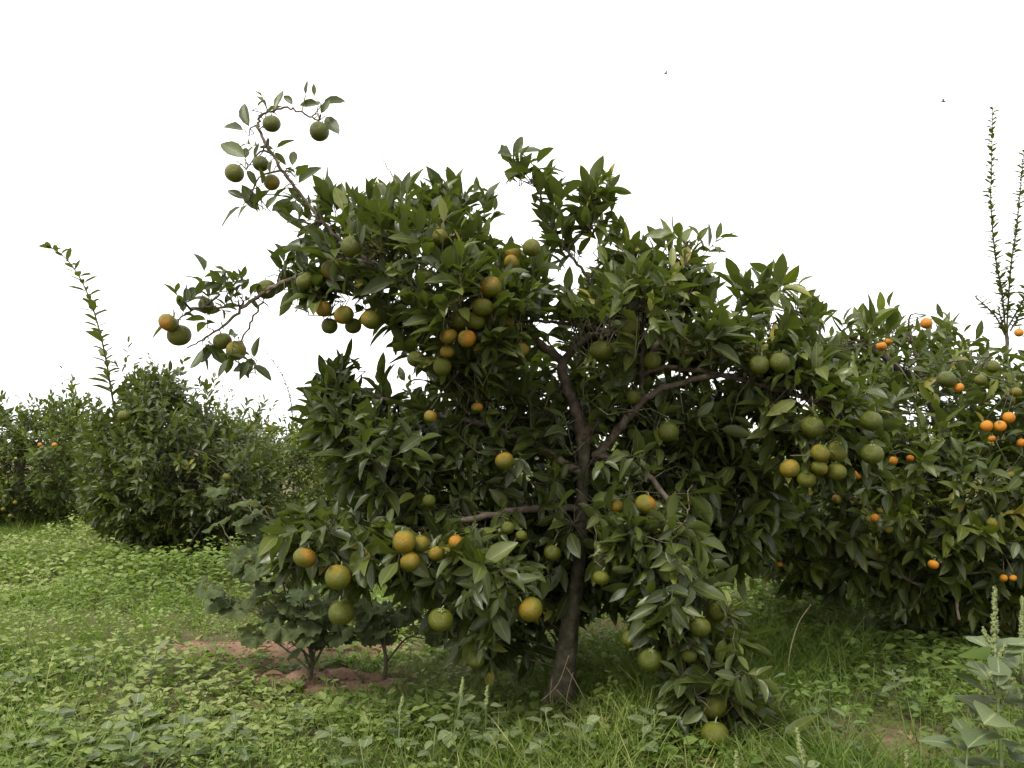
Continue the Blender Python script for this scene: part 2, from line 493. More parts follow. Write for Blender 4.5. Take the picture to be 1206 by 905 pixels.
_leaf_cache = {}
def leaf_mesh(kind, tpls, v, r, mat, nq=6):
    q = min(nq - 1, int(r * nq))
    key = (kind, v, q)
    if key not in _leaf_cache:
        tv, tt, ti = tpls[v]
        A = np.ones((len(tv), 4)); A[:, 0] = (q + .5) / nq; A[:, 1] = ti[:, 0]; A[:, 2] = ti[:, 1]
        _leaf_cache[key] = mesh_from(kind, tv, tt, mat, A)
    return _leaf_cache[key]

def leaf_parts(lv, idx, kind, mat, parent, shift, name='leaf'):
    for i in idx:
        o = bpy.data.objects.new(name, leaf_mesh(kind, lv.tp, int(lv.V[i]), float(lv.R[i]), mat))
        COL.objects.link(o); o.parent = parent
        o.matrix_local = lv.matrix(i, shift)

# ---------------------------------------------------------------- crowns
def inpoly(poly, x, y):
    poly = np.asarray(poly, float)
    c = np.zeros(len(x), bool)
    j = len(poly) - 1
    for i in range(len(poly)):
        (xi, yi), (xj, yj) = poly[i], poly[j]
        hit = ((yi > y) != (yj > y)) & (x < (xj - xi) * (y - yi) / ((yj - yi) or 1e-9) + xi)
        c ^= hit; j = i
    return c

def edge(poly, x, y):
    """distance in px to the outline and the direction to the nearest outline point"""
    poly = np.asarray(poly, float)
    best = np.full(len(x), 1e9); bx = np.zeros(len(x)); by = np.zeros(len(x))
    for a, b in zip(poly, np.roll(poly, -1, 0)):
        ab = b - a
        t = np.clip(((x - a[0]) * ab[0] + (y - a[1]) * ab[1]) / max(ab @ ab, 1e-9), 0, 1)
        qx, qy = a[0] + t * ab[0], a[1] + t * ab[1]
        d = np.hypot(x - qx, y - qy)
        m = d < best
        best[m] = d[m]; bx[m] = (qx - x)[m]; by[m] = (qy - y)[m]
    l = np.maximum(np.hypot(bx, by), 1e-6)
    return best, bx / l, by / l

def lobe_shoots(poly, D, T, n, g, up=.6, back=.13):
    """n shoot bases with outward directions in the inflated outline of a lobe that stands D metres off and is 2T thick"""
    poly = np.asarray(poly, float)
    lo, hi = poly.min(0), poly.max(0)
    X, Y = [], []
    while sum(map(len, X)) < n:
        x, y = g.uniform(lo[0], hi[0], n * 3), g.uniform(lo[1], hi[1], n * 3)
        m = inpoly(poly, x, y); X.append(x[m]); Y.append(y[m])
    x, y = np.concatenate(X)[:n], np.concatenate(Y)[:n]
    d, ex, ey = edge(poly, x, y)
    dmax = max(40, np.percentile(d, 98))
    th = T * np.sqrt(np.clip(1 - (1 - np.clip(d / dmax, 0, 1)) ** 2, .05, 1))
    u = g.uniform(-1, 1, n)
    u = np.sign(u) * np.abs(u) ** .75
    p = P(x, y, D + u * th)
    near = np.clip(1 - d / dmax, 0, 1)
    out = np.stack([ex * near, u * .9, -ey * near], -1) + g.normal(0, .35, (n, 3))
    out[:, 2] += up
    out = norm(out)
    p = p - out * (back * near ** .5)[:, None]
    return p, out, near

def add_shoots(lv, p, d, g, size=.1, nleaf=(5, 9), L=(.08, .2), tint=(.15, .75), bend=.15, flush=.06, droop=.15, twigs=None, spread=1.0):
    n = len(p)
    SL = g.uniform(*L, n)
    tb = g.uniform(*tint, n)
    young = g.random(n) < flush
    tb = np.where(young, g.uniform(.82, 1, n), tb)
    ref = norm(np.cross(d, np.array([.3, .2, .9]) + 0 * d)); ref2 = np.cross(d, ref)
    ph = g.uniform(0, 6.28, n); nl = g.integers(nleaf[0], nleaf[1] + 1, n)
    sz = size * g.uniform(.62, 1.25, n) * np.where(young, .8, 1)
    for k in range(nleaf[1]):
        m = nl > k
        u = (.12 + .88 * (k + .5) / nl)[m]
        a = ph[m] + k * 2.4 + g.normal(0, .3, m.sum())
        ang = np.radians(78 - 48 * u + g.normal(0, 12, m.sum())) * spread
        rad = np.cos(a)[:, None] * ref[m] + np.sin(a)[:, None] * ref2[m]
        pos = p[m] + d[m] * (SL[m] * u)[:, None]; pos[:, 2] += bend * SL[m] * u * u
        ld = np.cos(ang)[:, None] * d[m] + np.sin(ang)[:, None] * rad
        ld[:, 2] -= droop * g.random(m.sum())
        nr = d[m] * .7 + np.array([0, 0, .75]) + g.normal(0, .5, (m.sum(), 3))
        ld = ld + g.normal(0, .16, ld.shape)
        lv.add(pos, ld, nr, sz[m] * (1.05 - .35 * np.abs(u - .55)) * g.uniform(.8, 1.15, m.sum()), np.clip(tb[m] + g.normal(0, .10, m.sum()), 0, 1))
    if twigs is not None:
        tip = p + d * SL[:, None]; tip[:, 2] += bend * SL
        mid = p + d * SL[:, None] * .5; mid[:, 2] += bend * SL * .25
        for a_, b_, c_ in zip(p, mid, tip):
            twigs.add(*tube(np.array([a_, b_, c_]), [.0024, .0019, .0011], 3))

def connect(bases, skel, g, twigs, nsec):
    """twigs from the skeleton to secondary nodes to the shoot bases"""
    sec = bases[g.choice(len(bases), min(nsec, len(bases)), replace=False)]
    for s_ in sec:
        k = np.argmin(((skel - s_) ** 2).sum(1)); a = skel[k]
        m = (a + s_) / 2 + g.normal(0, .02, 3) + np.array([0, 0, .03])
        twigs.add(*tube(catmull([a, m, s_], 3), np.linspace(.006, .003, 7), 4))
    hubs = np.vstack([sec, skel])
    for b in bases:
        k = np.argmin(((hubs - b) ** 2).sum(1)); a = hubs[k]
        if np.sum((a - b) ** 2) < 1e-6: continue
        m = (a + b) / 2 + g.normal(0, .012, 3) + np.array([0, 0, .012])
        twigs.add(*tube(np.array([a, m, b]), [.003, .0027, .0023], 3))

# fruit shapes -------------------------------------------------
def fruit_mesh(name, mat, seed, oblate):
    g = np.random.default_rng(seed)
    nu, nv = 20, 12
    V = [(0, 0, oblate * .93)]
    ph = g.random(3) * 6.28
    for j in range(1, nv):
        th = math.pi * j / nv
        for i in range(nu):
            a = 2 * math.pi * i / nu
            r = 1 + .02 * math.sin(2 * a + ph[0]) + .015 * math.sin(3 * a + ph[1])
            z = math.cos(th) * oblate
            z -= .10 * math.exp(-(th / .32) ** 2) + -.05 * math.exp(-((math.pi - th) / .25) ** 2)
            V.append((r * math.sin(th) * math.cos(a), r * math.sin(th) * math.sin(a), z))
    V[0] = (0, 0, oblate - .12); V.append((0, 0, -oblate + .06))
    Q, T = [], []
    for i in range(nu):
        k = (i + 1) % nu
        T.append((0, 1 + i, 1 + k)); e = 1 + (nv - 2) * nu
        T.append((e + k, e + i, len(V) - 1))
        for j in range(nv - 2):
            a = 1 + j * nu
            Q.append((a + i, a + nu + i, a + nu + k, a + k))
    return mesh_from(name, np.array(V), [np.array(Q), np.array(T)], mat)

def stalk_mesh():
    A = Acc()
    A.add(*tube(np.array([[0, 0, .80], [0, 0, .9], [.05, .02, 1.08], [.16, .05, 1.25]]), [.07, .07, .06, .06], 5))
    for i in range(5):                                    # calyx lobes
        a = i * 2 * math.pi / 5
        c, s_ = math.cos(a), math.sin(a)
        A.add(np.array([[0, 0, .93], [.2 * c - .09 * s_, .2 * s_ + .09 * c, .875], [.33 * c, .33 * s_, .885], [.2 * c + .09 * s_, .2 * s_ - .09 * c, .875]]), np.array([[0, 3, 2, 1]]))
    return A.mesh('stalk', M['stem_green'])
STALK = stalk_mesh()
FM = {k: [fruit_mesh('fruit', M[m], i * 7 + j, ob) for j, ob in enumerate((.92, .84, .98))]
      for i, (k, m) in enumerate((('g', 'fruit_green'), ('y', 'fruit_yellow'), ('t', 'fruit_turning'), ('o', 'fruit_orange')))}
FLAB = {'g': None, 'y': 'yellowish green ripening fruit', 't': 'fruit turning from green to orange', 'o': 'ripe orange fruit'}

def add_fruit(parent, shift, p, r, kind, g):
    f = obj('fruit', FM[kind][int(g.integers(0, 3))], parent)
    f.location = Vector(p) - Vector(shift)
    f.rotation_euler = (g.normal(0, .3), g.normal(0, .3), g.uniform(0, 6.28))
    f.scale = (r, r, r)
    if FLAB[kind]: f['label'] = FLAB[kind]
    s_ = obj('stalk', STALK, f)
    return f

# ---------------------------------------------------------------- trees: description
def path3(pts):
    """[(px, py, D), ...] -> smooth 3-D path"""
    return catmull(np.array([P(*q) for q in pts]), 6)

class Tree: pass
TREES = []
def new_tree(name, label, base, group=None, mat='citrus', tpl=CIT, size=.1, width=.42):
    t = Tree(); t.name, t.label, t.mat, t.tpl, t.size, t.group = name, label, M[mat], tpl, size, group
    t.matname = mat
    t.base = np.array([base[0], base[1], float(gz(base[0], base[1]))])
    t.lv = Leaves(tpl, width); t.twigs = Acc(); t.branches = []; t.skel = []; t.bases = []; t.fruit = []; t.shootparts = []
    TREES.append(t)
    return t

def limb(t, pts, r0, r1, visible=False, name='branch', mat='limb', sides=8, lump=.12, power=1.0):
    p = path3(pts) if not isinstance(pts, np.ndarray) else pts
    if r0 < .05: p[1:-1] += rng.normal(0, .0035, p[1:-1].shape)
    rad = r1 + (r0 - r1) * (1 - np.linspace(0, 1, len(p))) ** power
    t.branches.append((name, p, rad, mat, sides, lump, visible))
    t.skel.append(p)
    return p

def lobe(t, poly, D, T, n, up=.6, size=None, g=rng, connected=True, back=.20, **kw):
    p, d, near = lobe_shoots(poly, D, T, n, g, up, back)
    add_shoots(t.lv, p, d, g, size=size or t.size, twigs=t.twigs if connected else None, **kw)
    if connected: t.bases.append(p)
    return p

# looser sprays at the outline
def spray(t, pts, D, n, up=.7, sp=10, dy=0, size=None, g=rng, **kw):
    pts = np.array(pts, float)
    k = g.integers(0, len(pts), n)
    x, y = pts[k, 0] + g.normal(0, sp, n), pts[k, 1] + dy + g.normal(0, sp, n)
    p = P(x, y, D + g.normal(0, .06, n))
    d = g.normal(0, .5, (n, 3)); d[:, 2] += up
    add_shoots(t.lv, p, norm(d), g, size=size or t.size, twigs=t.twigs, **kw)
    t.bases.append(p)
def upright_spray(t, pts, D, seed, per=2, size=.118, tint=(.3, .88)):
    """upright leafy shoots rooted at given pixels"""
    g = np.random.default_rng(seed)
    q = np.repeat(np.array(pts, float), per, 0)
    p = P(q[:, 0] + g.normal(0, 5, len(q)), q[:, 1] + g.normal(0, 5, len(q)), D + g.normal(0, .05, len(q)))
    d = g.normal(0, .28, (len(q), 3)); d[:, 2] += 1
    add_shoots(t.lv, p, norm(d), g, size=size, nleaf=(4, 7), L=(.05, .11), tint=tint, twigs=t.twigs, spread=.7)
    t.bases.append(p)

def leaf_px(t, D, x0, y0, x1, y1, tint=.4, g=rng, face=None):
    """one leaf from a pixel base to a pixel tip"""
    dd = g.normal(0, .02)
    a, b = P(x0, y0, D), P(x1, y1, D + dd)
    L = np.linalg.norm(b - a)
    nr = np.array([g.normal(0, .45), -1.0, .35]) if face is None else face
    L *= 1.06
    t.bases.append(a[None])
    t.lv.add(a, b - a, nr, L, tint)

# ---- the tree with the bare trunk
D0 = 3.87
b0 = gp(660, 838)
main = new_tree('citrus_tree', 'small citrus tree with dark bare trunk, open arching branches and large mostly green fruit', b0, mat='citrus', size=.112, width=.38)
tb = np.array([P(*q) for q in [(655, 850, 3.87), (664, 800, 3.87), (671, 740, 3.87), (680, 680, 3.88), (685, 620, 3.89), (687, 560, 3.90), (689, 512, 3.91)]])
tp = catmull(tb, 6)
trad = np.interp(np.linspace(0, 1, len(tp)), [0, .08, .22, .45, .7, 1], [.090, .066, .044, .034, .030, .027])
main.branches.append(('trunk', tp, trad, 'bark', 16, .16, True)); main.skel.append(tp)
# limbs: pixel x, pixel y, metres from the camera
limb(main, [(688, 530, 3.91), (682, 490, 3.92), (668, 455, 3.93), (664, 428, 3.94), (690, 398, 3.95), (722, 392, 3.97)], .030, .014, True)
limb(main, [(664, 428, 3.94), (630, 400, 3.92), (580, 375, 3.88), (520, 350, 3.82), (470, 325, 3.76), (440, 312, 3.74), (400, 308, 3.72), (360, 322, 3.70), (318, 340, 3.69), (290, 360, 3.68), (262, 385, 3.66)], .022, .006)
limb(main, [(440, 312, 3.74), (405, 288, 3.73), (378, 260, 3.72), (352, 226, 3.71), (328, 195, 3.70), (312, 168, 3.69), (304, 148, 3.69), (310, 134, 3.69), (335, 128, 3.68), (355, 133, 3.68), (376, 142, 3.68)], .010, .0035, True)
limb(main, [(290, 360, 3.68), (262, 362, 3.66), (235, 362, 3.65), (205, 378, 3.64)], .006, .003)
limb(main, [(320, 340, 3.69), (300, 372, 3.67), (285, 400, 3.66), (275, 425, 3.65)], .005, .003)
limb(main, [(262, 385, 3.66), (240, 400, 3.65), (220, 410, 3.65)], .005, .003)
limb(main, [(277, 425, 3.65), (292, 437, 3.65), (305, 440, 3.65)], .0028, .0018)
limb(main, [(722, 392, 3.97), (690, 385, 3.96), (650, 380, 3.94), (600, 377, 3.92)], .010, .006, True)
limb(main, [(689, 520, 3.90), (702, 495, 3.90), (722, 468, 3.90), (748, 440, 3.90), (770, 410, 3.90), (800, 375, 3.90), (820, 335, 3.90)], .026, .009)
limb(main, [(700, 540, 3.88), (718, 518, 3.86), (740, 493, 3.84), (765, 466, 3.82), (800, 451, 3.81), (850, 443, 3.80), (900, 456, 3.80), (950, 470, 3.80), (990, 488, 3.80)], .021, .008, True)
limb(main, [(752, 442, 3.90), (790, 433, 3.86), (830, 438, 3.82), (870, 446, 3.80)], .014, .010, True)
limb(main, [(757, 472, 3.84), (755, 440, 3.86), (757, 400, 3.87), (753, 360, 3.88)], .011, .007, True, mat='bark')
limb(main, [(722, 392, 3.97), (705, 350, 3.92), (680, 310, 3.88), (660, 285, 3.86), (642, 244, 3.85), (630, 218, 3.85)], .010, .003)
limb(main, [(668, 295, 3.87), (688, 268, 3.86), (700, 240, 3.86)], .005, .0025)
limb(main, [(650, 262, 3.86), (655, 236, 3.86), (653, 222, 3.86)], .004, .002)
limb(main, [(690, 330, 3.9), (722, 300, 3.88), (770, 300, 3.86), (800, 300, 3.85)], .007, .003)
limb(main, [(687, 560, 3.90), (640, 530, 3.85), (570, 500, 3.80), (500, 485, 3.78), (440, 465, 3.76), (395, 440, 3.75)], .020, .005)
limb(main, [(686, 600, 3.90), (630, 600, 3.78), (560, 610, 3.66), (480, 625, 3.58), (410, 640, 3.52), (350, 645, 3.50)], .018, .004)
limb(main, [(560, 610, 3.66), (540, 660, 3.60), (530, 710, 3.56), (525, 760, 3.55)], .008, .003)
limb(main, [(700, 535, 3.88), (740, 545, 3.75), (780, 580, 3.65), (800, 640, 3.58), (815, 710, 3.48), (826, 790, 3.40), (835, 860, 3.34)], .016, .004)
limb(main, [(826, 790, 3.40), (860, 820, 3.36), (905, 852, 3.34)], .006, .003)
limb(main, [(688, 545, 3.9), (720, 540, 4.05), (790, 545, 4.2), (850, 560, 4.3)], .016, .006)
limb(main, [(950, 470, 3.80), (965, 500, 3.78), (970, 540, 3.77)], .006, .003)
limb(main, [(900, 455, 3.80), (930, 420, 3.82), (955, 395, 3.84)], .006, .003)
limb(main, [(446, 176, 3.75), (455, 195, 3.75), (466, 216, 3.75), (480, 260, 3.76)][::-1], .0035, .0015, name='dry_twig', mat='dry', sides=5)
limb(main, [(812, 600, 3.55), (806, 618, 3.55), (805, 632, 3.55)], .004, .003, name='dry_twig', mat='dry', sides=5)

UPLEFT = [(352, 345), (342, 322), (368, 300), (362, 272), (388, 242), (405, 230), (440, 222), (490, 218), (530, 220), (556, 226), (572, 250), (572, 272), (590, 292), (640, 305), (660, 345), (640, 400), (605, 440), (545, 458), (508, 445), (485, 418), (468, 395), (450, 388), (420, 345), (388, 340)]
UPRIGHT = [(650, 345), (700, 312), (722, 305), (760, 295), (790, 300), (815, 285), (824, 315), (830, 350), (868, 360), (888, 345), (900, 378), (925, 380), (940, 402), (928, 420), (888, 438), (840, 436), (780, 424), (720, 438), (680, 420), (650, 400)]
CORE = [(500, 455), (560, 440), (620, 415), (700, 420), (800, 445), (870, 455), (885, 500), (865, 560), (850, 620), (820, 660), (700, 690), (600, 690), (500, 680), (430, 640), (420, 560), (450, 500)]
LEFTMID = [(358, 465), (376, 440), (402, 440), (440, 470), (470, 490), (500, 495), (520, 560), (510, 630), (430, 620), (390, 570), (360, 525), (352, 485)]
LOWLEFT = [(312, 628), (360, 600), (420, 605), (500, 612), (600, 640), (636, 680), (632, 715), (600, 748), (575, 775), (548, 775), (525, 745), (495, 715), (470, 695), (435, 692), (412, 712), (388, 705), (352, 682), (318, 668)]
LOWRIGHT = [(700, 610), (800, 590), (840, 640), (862, 690), (875, 740), (862, 790), (872, 832), (910, 852), (905, 872), (860, 890), (810, 890), (800, 850), (795, 800), (752, 768), (735, 750), (728, 700), (700, 665)]
ARM = [(850, 452), (900, 400), (932, 388), (962, 380), (990, 420), (1030, 455), (1052, 500), (1046, 560), (1000, 585), (930, 575), (895, 520)]
RIGHTMID = [(830, 475), (900, 520), (935, 590), (910, 655), (862, 690), (815, 640), (800, 560)]
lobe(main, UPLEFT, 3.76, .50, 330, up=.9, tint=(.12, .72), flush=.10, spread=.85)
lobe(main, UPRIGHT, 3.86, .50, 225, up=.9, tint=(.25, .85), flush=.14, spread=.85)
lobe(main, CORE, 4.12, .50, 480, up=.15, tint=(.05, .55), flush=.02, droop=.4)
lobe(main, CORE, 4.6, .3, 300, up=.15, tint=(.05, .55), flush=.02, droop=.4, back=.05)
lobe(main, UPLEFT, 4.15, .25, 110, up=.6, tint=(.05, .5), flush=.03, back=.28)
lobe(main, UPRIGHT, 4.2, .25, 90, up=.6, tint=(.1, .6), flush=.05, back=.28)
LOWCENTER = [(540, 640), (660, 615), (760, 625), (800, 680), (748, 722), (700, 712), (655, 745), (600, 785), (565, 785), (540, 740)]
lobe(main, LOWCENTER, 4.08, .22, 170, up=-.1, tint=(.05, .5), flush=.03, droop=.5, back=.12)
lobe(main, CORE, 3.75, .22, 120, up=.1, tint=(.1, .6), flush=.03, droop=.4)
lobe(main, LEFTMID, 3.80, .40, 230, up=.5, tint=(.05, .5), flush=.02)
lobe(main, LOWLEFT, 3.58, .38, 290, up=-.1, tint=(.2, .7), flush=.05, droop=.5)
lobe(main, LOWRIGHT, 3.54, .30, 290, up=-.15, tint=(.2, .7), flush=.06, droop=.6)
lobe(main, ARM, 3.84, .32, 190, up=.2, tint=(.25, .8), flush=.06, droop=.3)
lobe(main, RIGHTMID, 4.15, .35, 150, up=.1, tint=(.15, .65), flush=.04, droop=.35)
spray(main, [(235, 352), (262, 350), (215, 365), (250, 372), (285, 352)], 3.66, 16, up=.9, sp=9, nleaf=(4, 7), L=(.05, .12), tint=(.05, .5), size=.098)
spray(main, [(270, 405), (290, 425), (218, 392), (238, 395)], 3.65, 8, up=-.2, sp=8, nleaf=(3, 5), L=(.04, .09), tint=(.1, .5), droop=.6)
spray(main, [(365, 285), (375, 300), (352, 320)], 3.71, 9, up=.3, sp=9, nleaf=(4, 6), L=(.05, .1), tint=(.1, .5))
spray(main, [(385, 238), (402, 230), (425, 222), (460, 222), (480, 218), (500, 214), (520, 218), (540, 218), (558, 228), (575, 262)], 3.76, 24, dy=32, up=1.2, sp=7, nleaf=(5, 8), L=(.06, .12), tint=(.2, .7), spread=.6)
spray(main, [(722, 308), (745, 298), (768, 296), (800, 300), (840, 348), (870, 352), (890, 345), (905, 362), (935, 378)], 3.86, 26, dy=24, up=1.2, sp=8, nleaf=(4, 7), L=(.07, .15), tint=(.3, .9), spread=.6, size=.128)
spray(main, [(370, 440), (388, 432), (410, 440), (440, 462), (465, 474)], 3.78, 10, dy=30, up=.9, sp=7, nleaf=(5, 8), L=(.06, .12), tint=(.1, .5), spread=.8)
spray(main, [(812, 800), (835, 815), (860, 830), (885, 845), (905, 855), (850, 870), (820, 870), (870, 790), (865, 745), (800, 780), (900, 870)], 3.30, 44, up=-.15, sp=11, nleaf=(5, 8), L=(.05, .11), tint=(.2, .75), droop=.5)
spray(main, [(312, 128), (300, 165), (318, 185), (332, 205), (345, 222), (312, 235), (372, 128), (290, 178)], 3.69, 11, up=.4, sp=7, nleaf=(2, 4), L=(.03, .07), tint=(.15, .6), size=.075)
spray(main, [(355, 240), (372, 262), (350, 262), (340, 242)], 3.71, 8, up=.6, sp=7, nleaf=(3, 5), L=(.04, .08), tint=(.15, .6), size=.09)
spray(main, [(885, 842), (905, 852), (922, 862), (898, 872), (870, 850)], 3.33, 15, up=.25, sp=7, nleaf=(4, 7), L=(.04, .09), tint=(.2, .75), droop=.3)
spray(main, [(690, 590), (676, 628), (698, 650), (668, 668), (684, 555)], 3.74, 9, up=-.2, sp=8, nleaf=(3, 6), L=(.05, .1), tint=(.15, .6), droop=.6, size=.13)
spray(main, [(330, 322)], 3.69, 2, up=.8, sp=4, nleaf=(3, 5), L=(.04, .07), tint=(.1, .4))
spray(main, [(622, 205), (650, 212), (690, 240), (700, 262), (655, 262), (640, 290), (700, 285), (668, 300), (612, 200), (705, 225), (715, 270)], 3.86, 30, dy=4, up=.8, sp=8, nleaf=(4, 7), L=(.04, .09), tint=(.3, .85))
upright_spray(main, [(618, 222), (634, 232), (650, 238), (662, 255), (685, 262), (700, 270), (645, 275), (672, 292), (704, 300)], 3.86, 5)
upright_spray(main, [(940, 395), (965, 395), (990, 400), (1015, 398), (1040, 395)], 4.05, 6)
spray(main, [(808, 292), (824, 300), (900, 355), (915, 350), (940, 375)], 3.86, 10, up=.8, sp=7, nleaf=(5, 8), L=(.07, .14), tint=(.3, .9))
for a in [(480, 155, 465, 85), (490, 150, 525, 88), (470, 152, 420, 143), (500, 165, 550, 150), (558, 135, 526, 92), (603, 98, 612, 50), (657, 132, 583, 122), (660, 132, 742, 92),
          (655, 165, 688, 118), (672, 170, 718, 230), (650, 165, 620, 165), (405, 215, 376, 124), (408, 240, 432, 176), (388, 225, 300, 191), (392, 322, 298, 255), (388, 325, 393, 278),
          (418, 320, 440, 270), (482, 308, 522, 390), (555, 352, 562, 285), (572, 415, 652, 348), (592, 475, 606, 405), (392, 362, 428, 410), (390, 468, 326, 434), (435, 512, 382, 425),
          (380, 490, 282, 540), (462, 505, 492, 450), (478, 512, 550, 464), (552, 468, 588, 524), (498, 512, 562, 532), (448, 480, 428, 420), (440, 430, 465, 375), (405, 470, 440, 505),
          (470, 310, 450, 380), (520, 385, 580, 360), (640, 545, 655, 470), (630, 540, 690, 450), (610, 545, 560, 545), (450, 215, 415, 180), (440, 200, 400, 170)]:
    q = [160 + a[0] / 3.015, 80 + a[1] / 3.015, 160 + a[2] / 3.015, 80 + a[3] / 3.015]
    leaf_px(main, 3.69 + rng.normal(0, .02), *q, tint=rng.uniform(.15, .6))
for a, b, c in [((440, 462), (447, 480), (452, 515)), ((525, 385), (555, 365), (575, 352)), ((420, 345), (400, 345), (385, 325)), ((440, 450), (500, 450), (550, 462))]:
    p3 = np.array([P(160 + q[0] / 3.015, 80 + q[1] / 3.015, 3.70) for q in (a, b, c)])
    main.twigs.add(*tube(p3, [.003, .0025, .0015], 4))

main_fruit = [(320, 146, 11, 'g', 3.67), (376, 155, 12, 'g', 3.67), (307, 193, 10, 'g', 3.66), (276, 204, 12, 'g', 3.68), (320, 215, 10, 'y', 3.74),
 (198, 380, 12, 't', 3.62), (211, 395, 14, 'g', 3.68), (278, 413, 12, 'y', 3.62), (262, 402, 11, 'g', 3.68), (243, 360, 10, 'g', 3.7), (314, 341, 12, 'g', 3.72),
 (415, 291, 14, 'g', 3.45), (360, 331, 12, 'g', 3.6), (390, 318, 12, 'y', 3.6), (381, 364, 10, 't', 3.6), (405, 371, 12, 'y', 3.58), (388, 384, 10, 'g', 3.66), (437, 377, 12, 'y', 3.55), (416, 384, 10, 'g', 3.66),
 (516, 279, 12, 'y', 3.42), (500, 327, 12, 'g', 3.4), (578, 338, 14, 't', 3.36), (568, 362, 13, 'y', 3.36), (560, 378, 12, 'g', 3.4), (541, 378, 12, 'g', 3.42), (528, 396, 11, 'y', 3.38), (550, 399, 11, 't', 3.36),
 (527, 414, 9, 'y', 3.42), (521, 432, 11, 'y', 3.45), (490, 423, 11, 'g', 3.55), (612, 412, 11, 't', 3.5), (598, 380, 8, 'y', 3.5), (604, 297, 10, 'y', 3.55), (626, 292, 11, 'g', 3.55), (602, 309, 9, 'y', 3.52),
 (708, 413, 14, 'g', 3.55), (740, 385, 14, 'g', 3.55), (768, 425, 11, 'g', 3.62), (745, 468, 10, 'g', 3.7), (787, 509, 13, 'g', 3.6), (894, 430, 12, 'g', 3.55), (918, 427, 12, 'g', 3.54),
 (507, 491, 8, 'y', 3.55), (562, 480, 7, 't', 3.6), (594, 543, 11, 'y', 3.5), (957, 503, 13, 'g', 3.55), (1026, 496, 13, 'g', 3.6), (1027, 535, 13, 'g', 3.6), (985, 532, 13, 'g', 3.58), (966, 534, 11, 'y', 3.5),
 (930, 552, 12, 'y', 3.5), (965, 551, 10, 'y', 3.52), (985, 556, 12, 'g', 3.56), (950, 565, 11, 'g', 3.6), (760, 594, 12, 't', 3.45), (726, 596, 8, 'y', 3.52), (476, 638, 14, 'y', 3.22), (495, 641, 11, 'y', 3.28),
 (483, 662, 12, 'y', 3.22), (514, 652, 10, 'y', 3.26), (537, 639, 9, 't', 3.3), (598, 622, 8, 'g', 3.5), (614, 631, 7, 'g', 3.5), (359, 657, 14, 't', 3.26), (398, 680, 15, 'y', 3.22), (402, 722, 15, 'g', 3.3),
 (519, 730, 15, 'g', 3.26), (560, 777, 11, 'g', 3.36), (625, 718, 15, 'y', 3.28), (600, 703, 8, 't', 3.4), (708, 681, 10, 'g', 3.4), (651, 652, 10, 'g', 3.6), (505, 590, 8, 'g', 3.5),
 (823, 738, 14, 'g', 3.24), (845, 720, 12, 'g', 3.32), (766, 777, 15, 'g', 3.3), (742, 753, 10, 'g', 3.38), (812, 773, 9, 'g', 3.26), (840, 832, 16, 'g', 3.3), (842, 866, 16, 'g', 3.2), (833, 890, 14, 'g', 3.28)]
main.fruit = main_fruit

# ---- the citrus tree with ripe fruit
b1 = gp(1095, 745)
right = new_tree('citrus_tree', 'dense low citrus tree dotted with small ripe orange fruit', b1, mat='citrus_light', size=.118, width=.37)
limb(right, [(1095, 752, 5.33), (1098, 700, 5.33), (1094, 650, 5.33), (1100, 600, 5.33)], .075, .045, name='trunk', sides=12)
for ends in [[(1100, 610, 5.33), (1040, 560, 5.2), (980, 520, 5.1), (930, 540, 5.0)], [(1100, 610, 5.33), (1110, 540, 5.2), (1090, 460, 5.15), (1070, 390, 5.1)],
             [(1100, 605, 5.33), (1160, 540, 5.3), (1210, 470, 5.3), (1240, 400, 5.3)], [(1097, 640, 5.33), (1040, 640, 5.0), (970, 660, 4.8), (910, 680, 4.75)],
             [(1100, 620, 5.33), (1180, 600, 5.1), (1260, 620, 5.0), (1310, 660, 5.0)], [(1100, 610, 5.33), (1130, 560, 5.6), (1150, 500, 5.9), (1160, 440, 6.0)],
             [(1097, 650, 5.33), (1110, 640, 4.9), (1120, 670, 4.6), (1130, 730, 4.5)], [(1090, 460, 5.15), (1040, 420, 5.05), (1000, 395, 5.0)], [(960, 660, 4.8), (1010, 650, 4.7), (1085, 690, 4.6)]]:
    limb(right, ends, .03, .007)
RPOLY = [(895, 560), (880, 600), (862, 645), (880, 682), (940, 700), (1000, 718), (1060, 748), (1120, 756), (1206, 776), (1300, 750), (1390, 600), (1370, 460), (1300, 392), (1240, 392), (1200, 398), (1170, 412), (1150, 385), (1112, 370), (1082, 392), (1062, 368), (1022, 378), (985, 384), (962, 398), (960, 440), (960, 500)]
lobe(right, RPOLY, 5.25, .95, 1050, up=.45, tint=(.15, .75), flush=.07, L=(.1, .24), nleaf=(6, 10))
lobe(right, [(870, 600), (960, 520), (1100, 480), (1206, 500), (1340, 560), (1330, 740), (1130, 745), (980, 700), (880, 675)], 4.75, .35, 330, up=.2, tint=(.2, .8), flush=.08, nleaf=(6, 10), droop=.3)
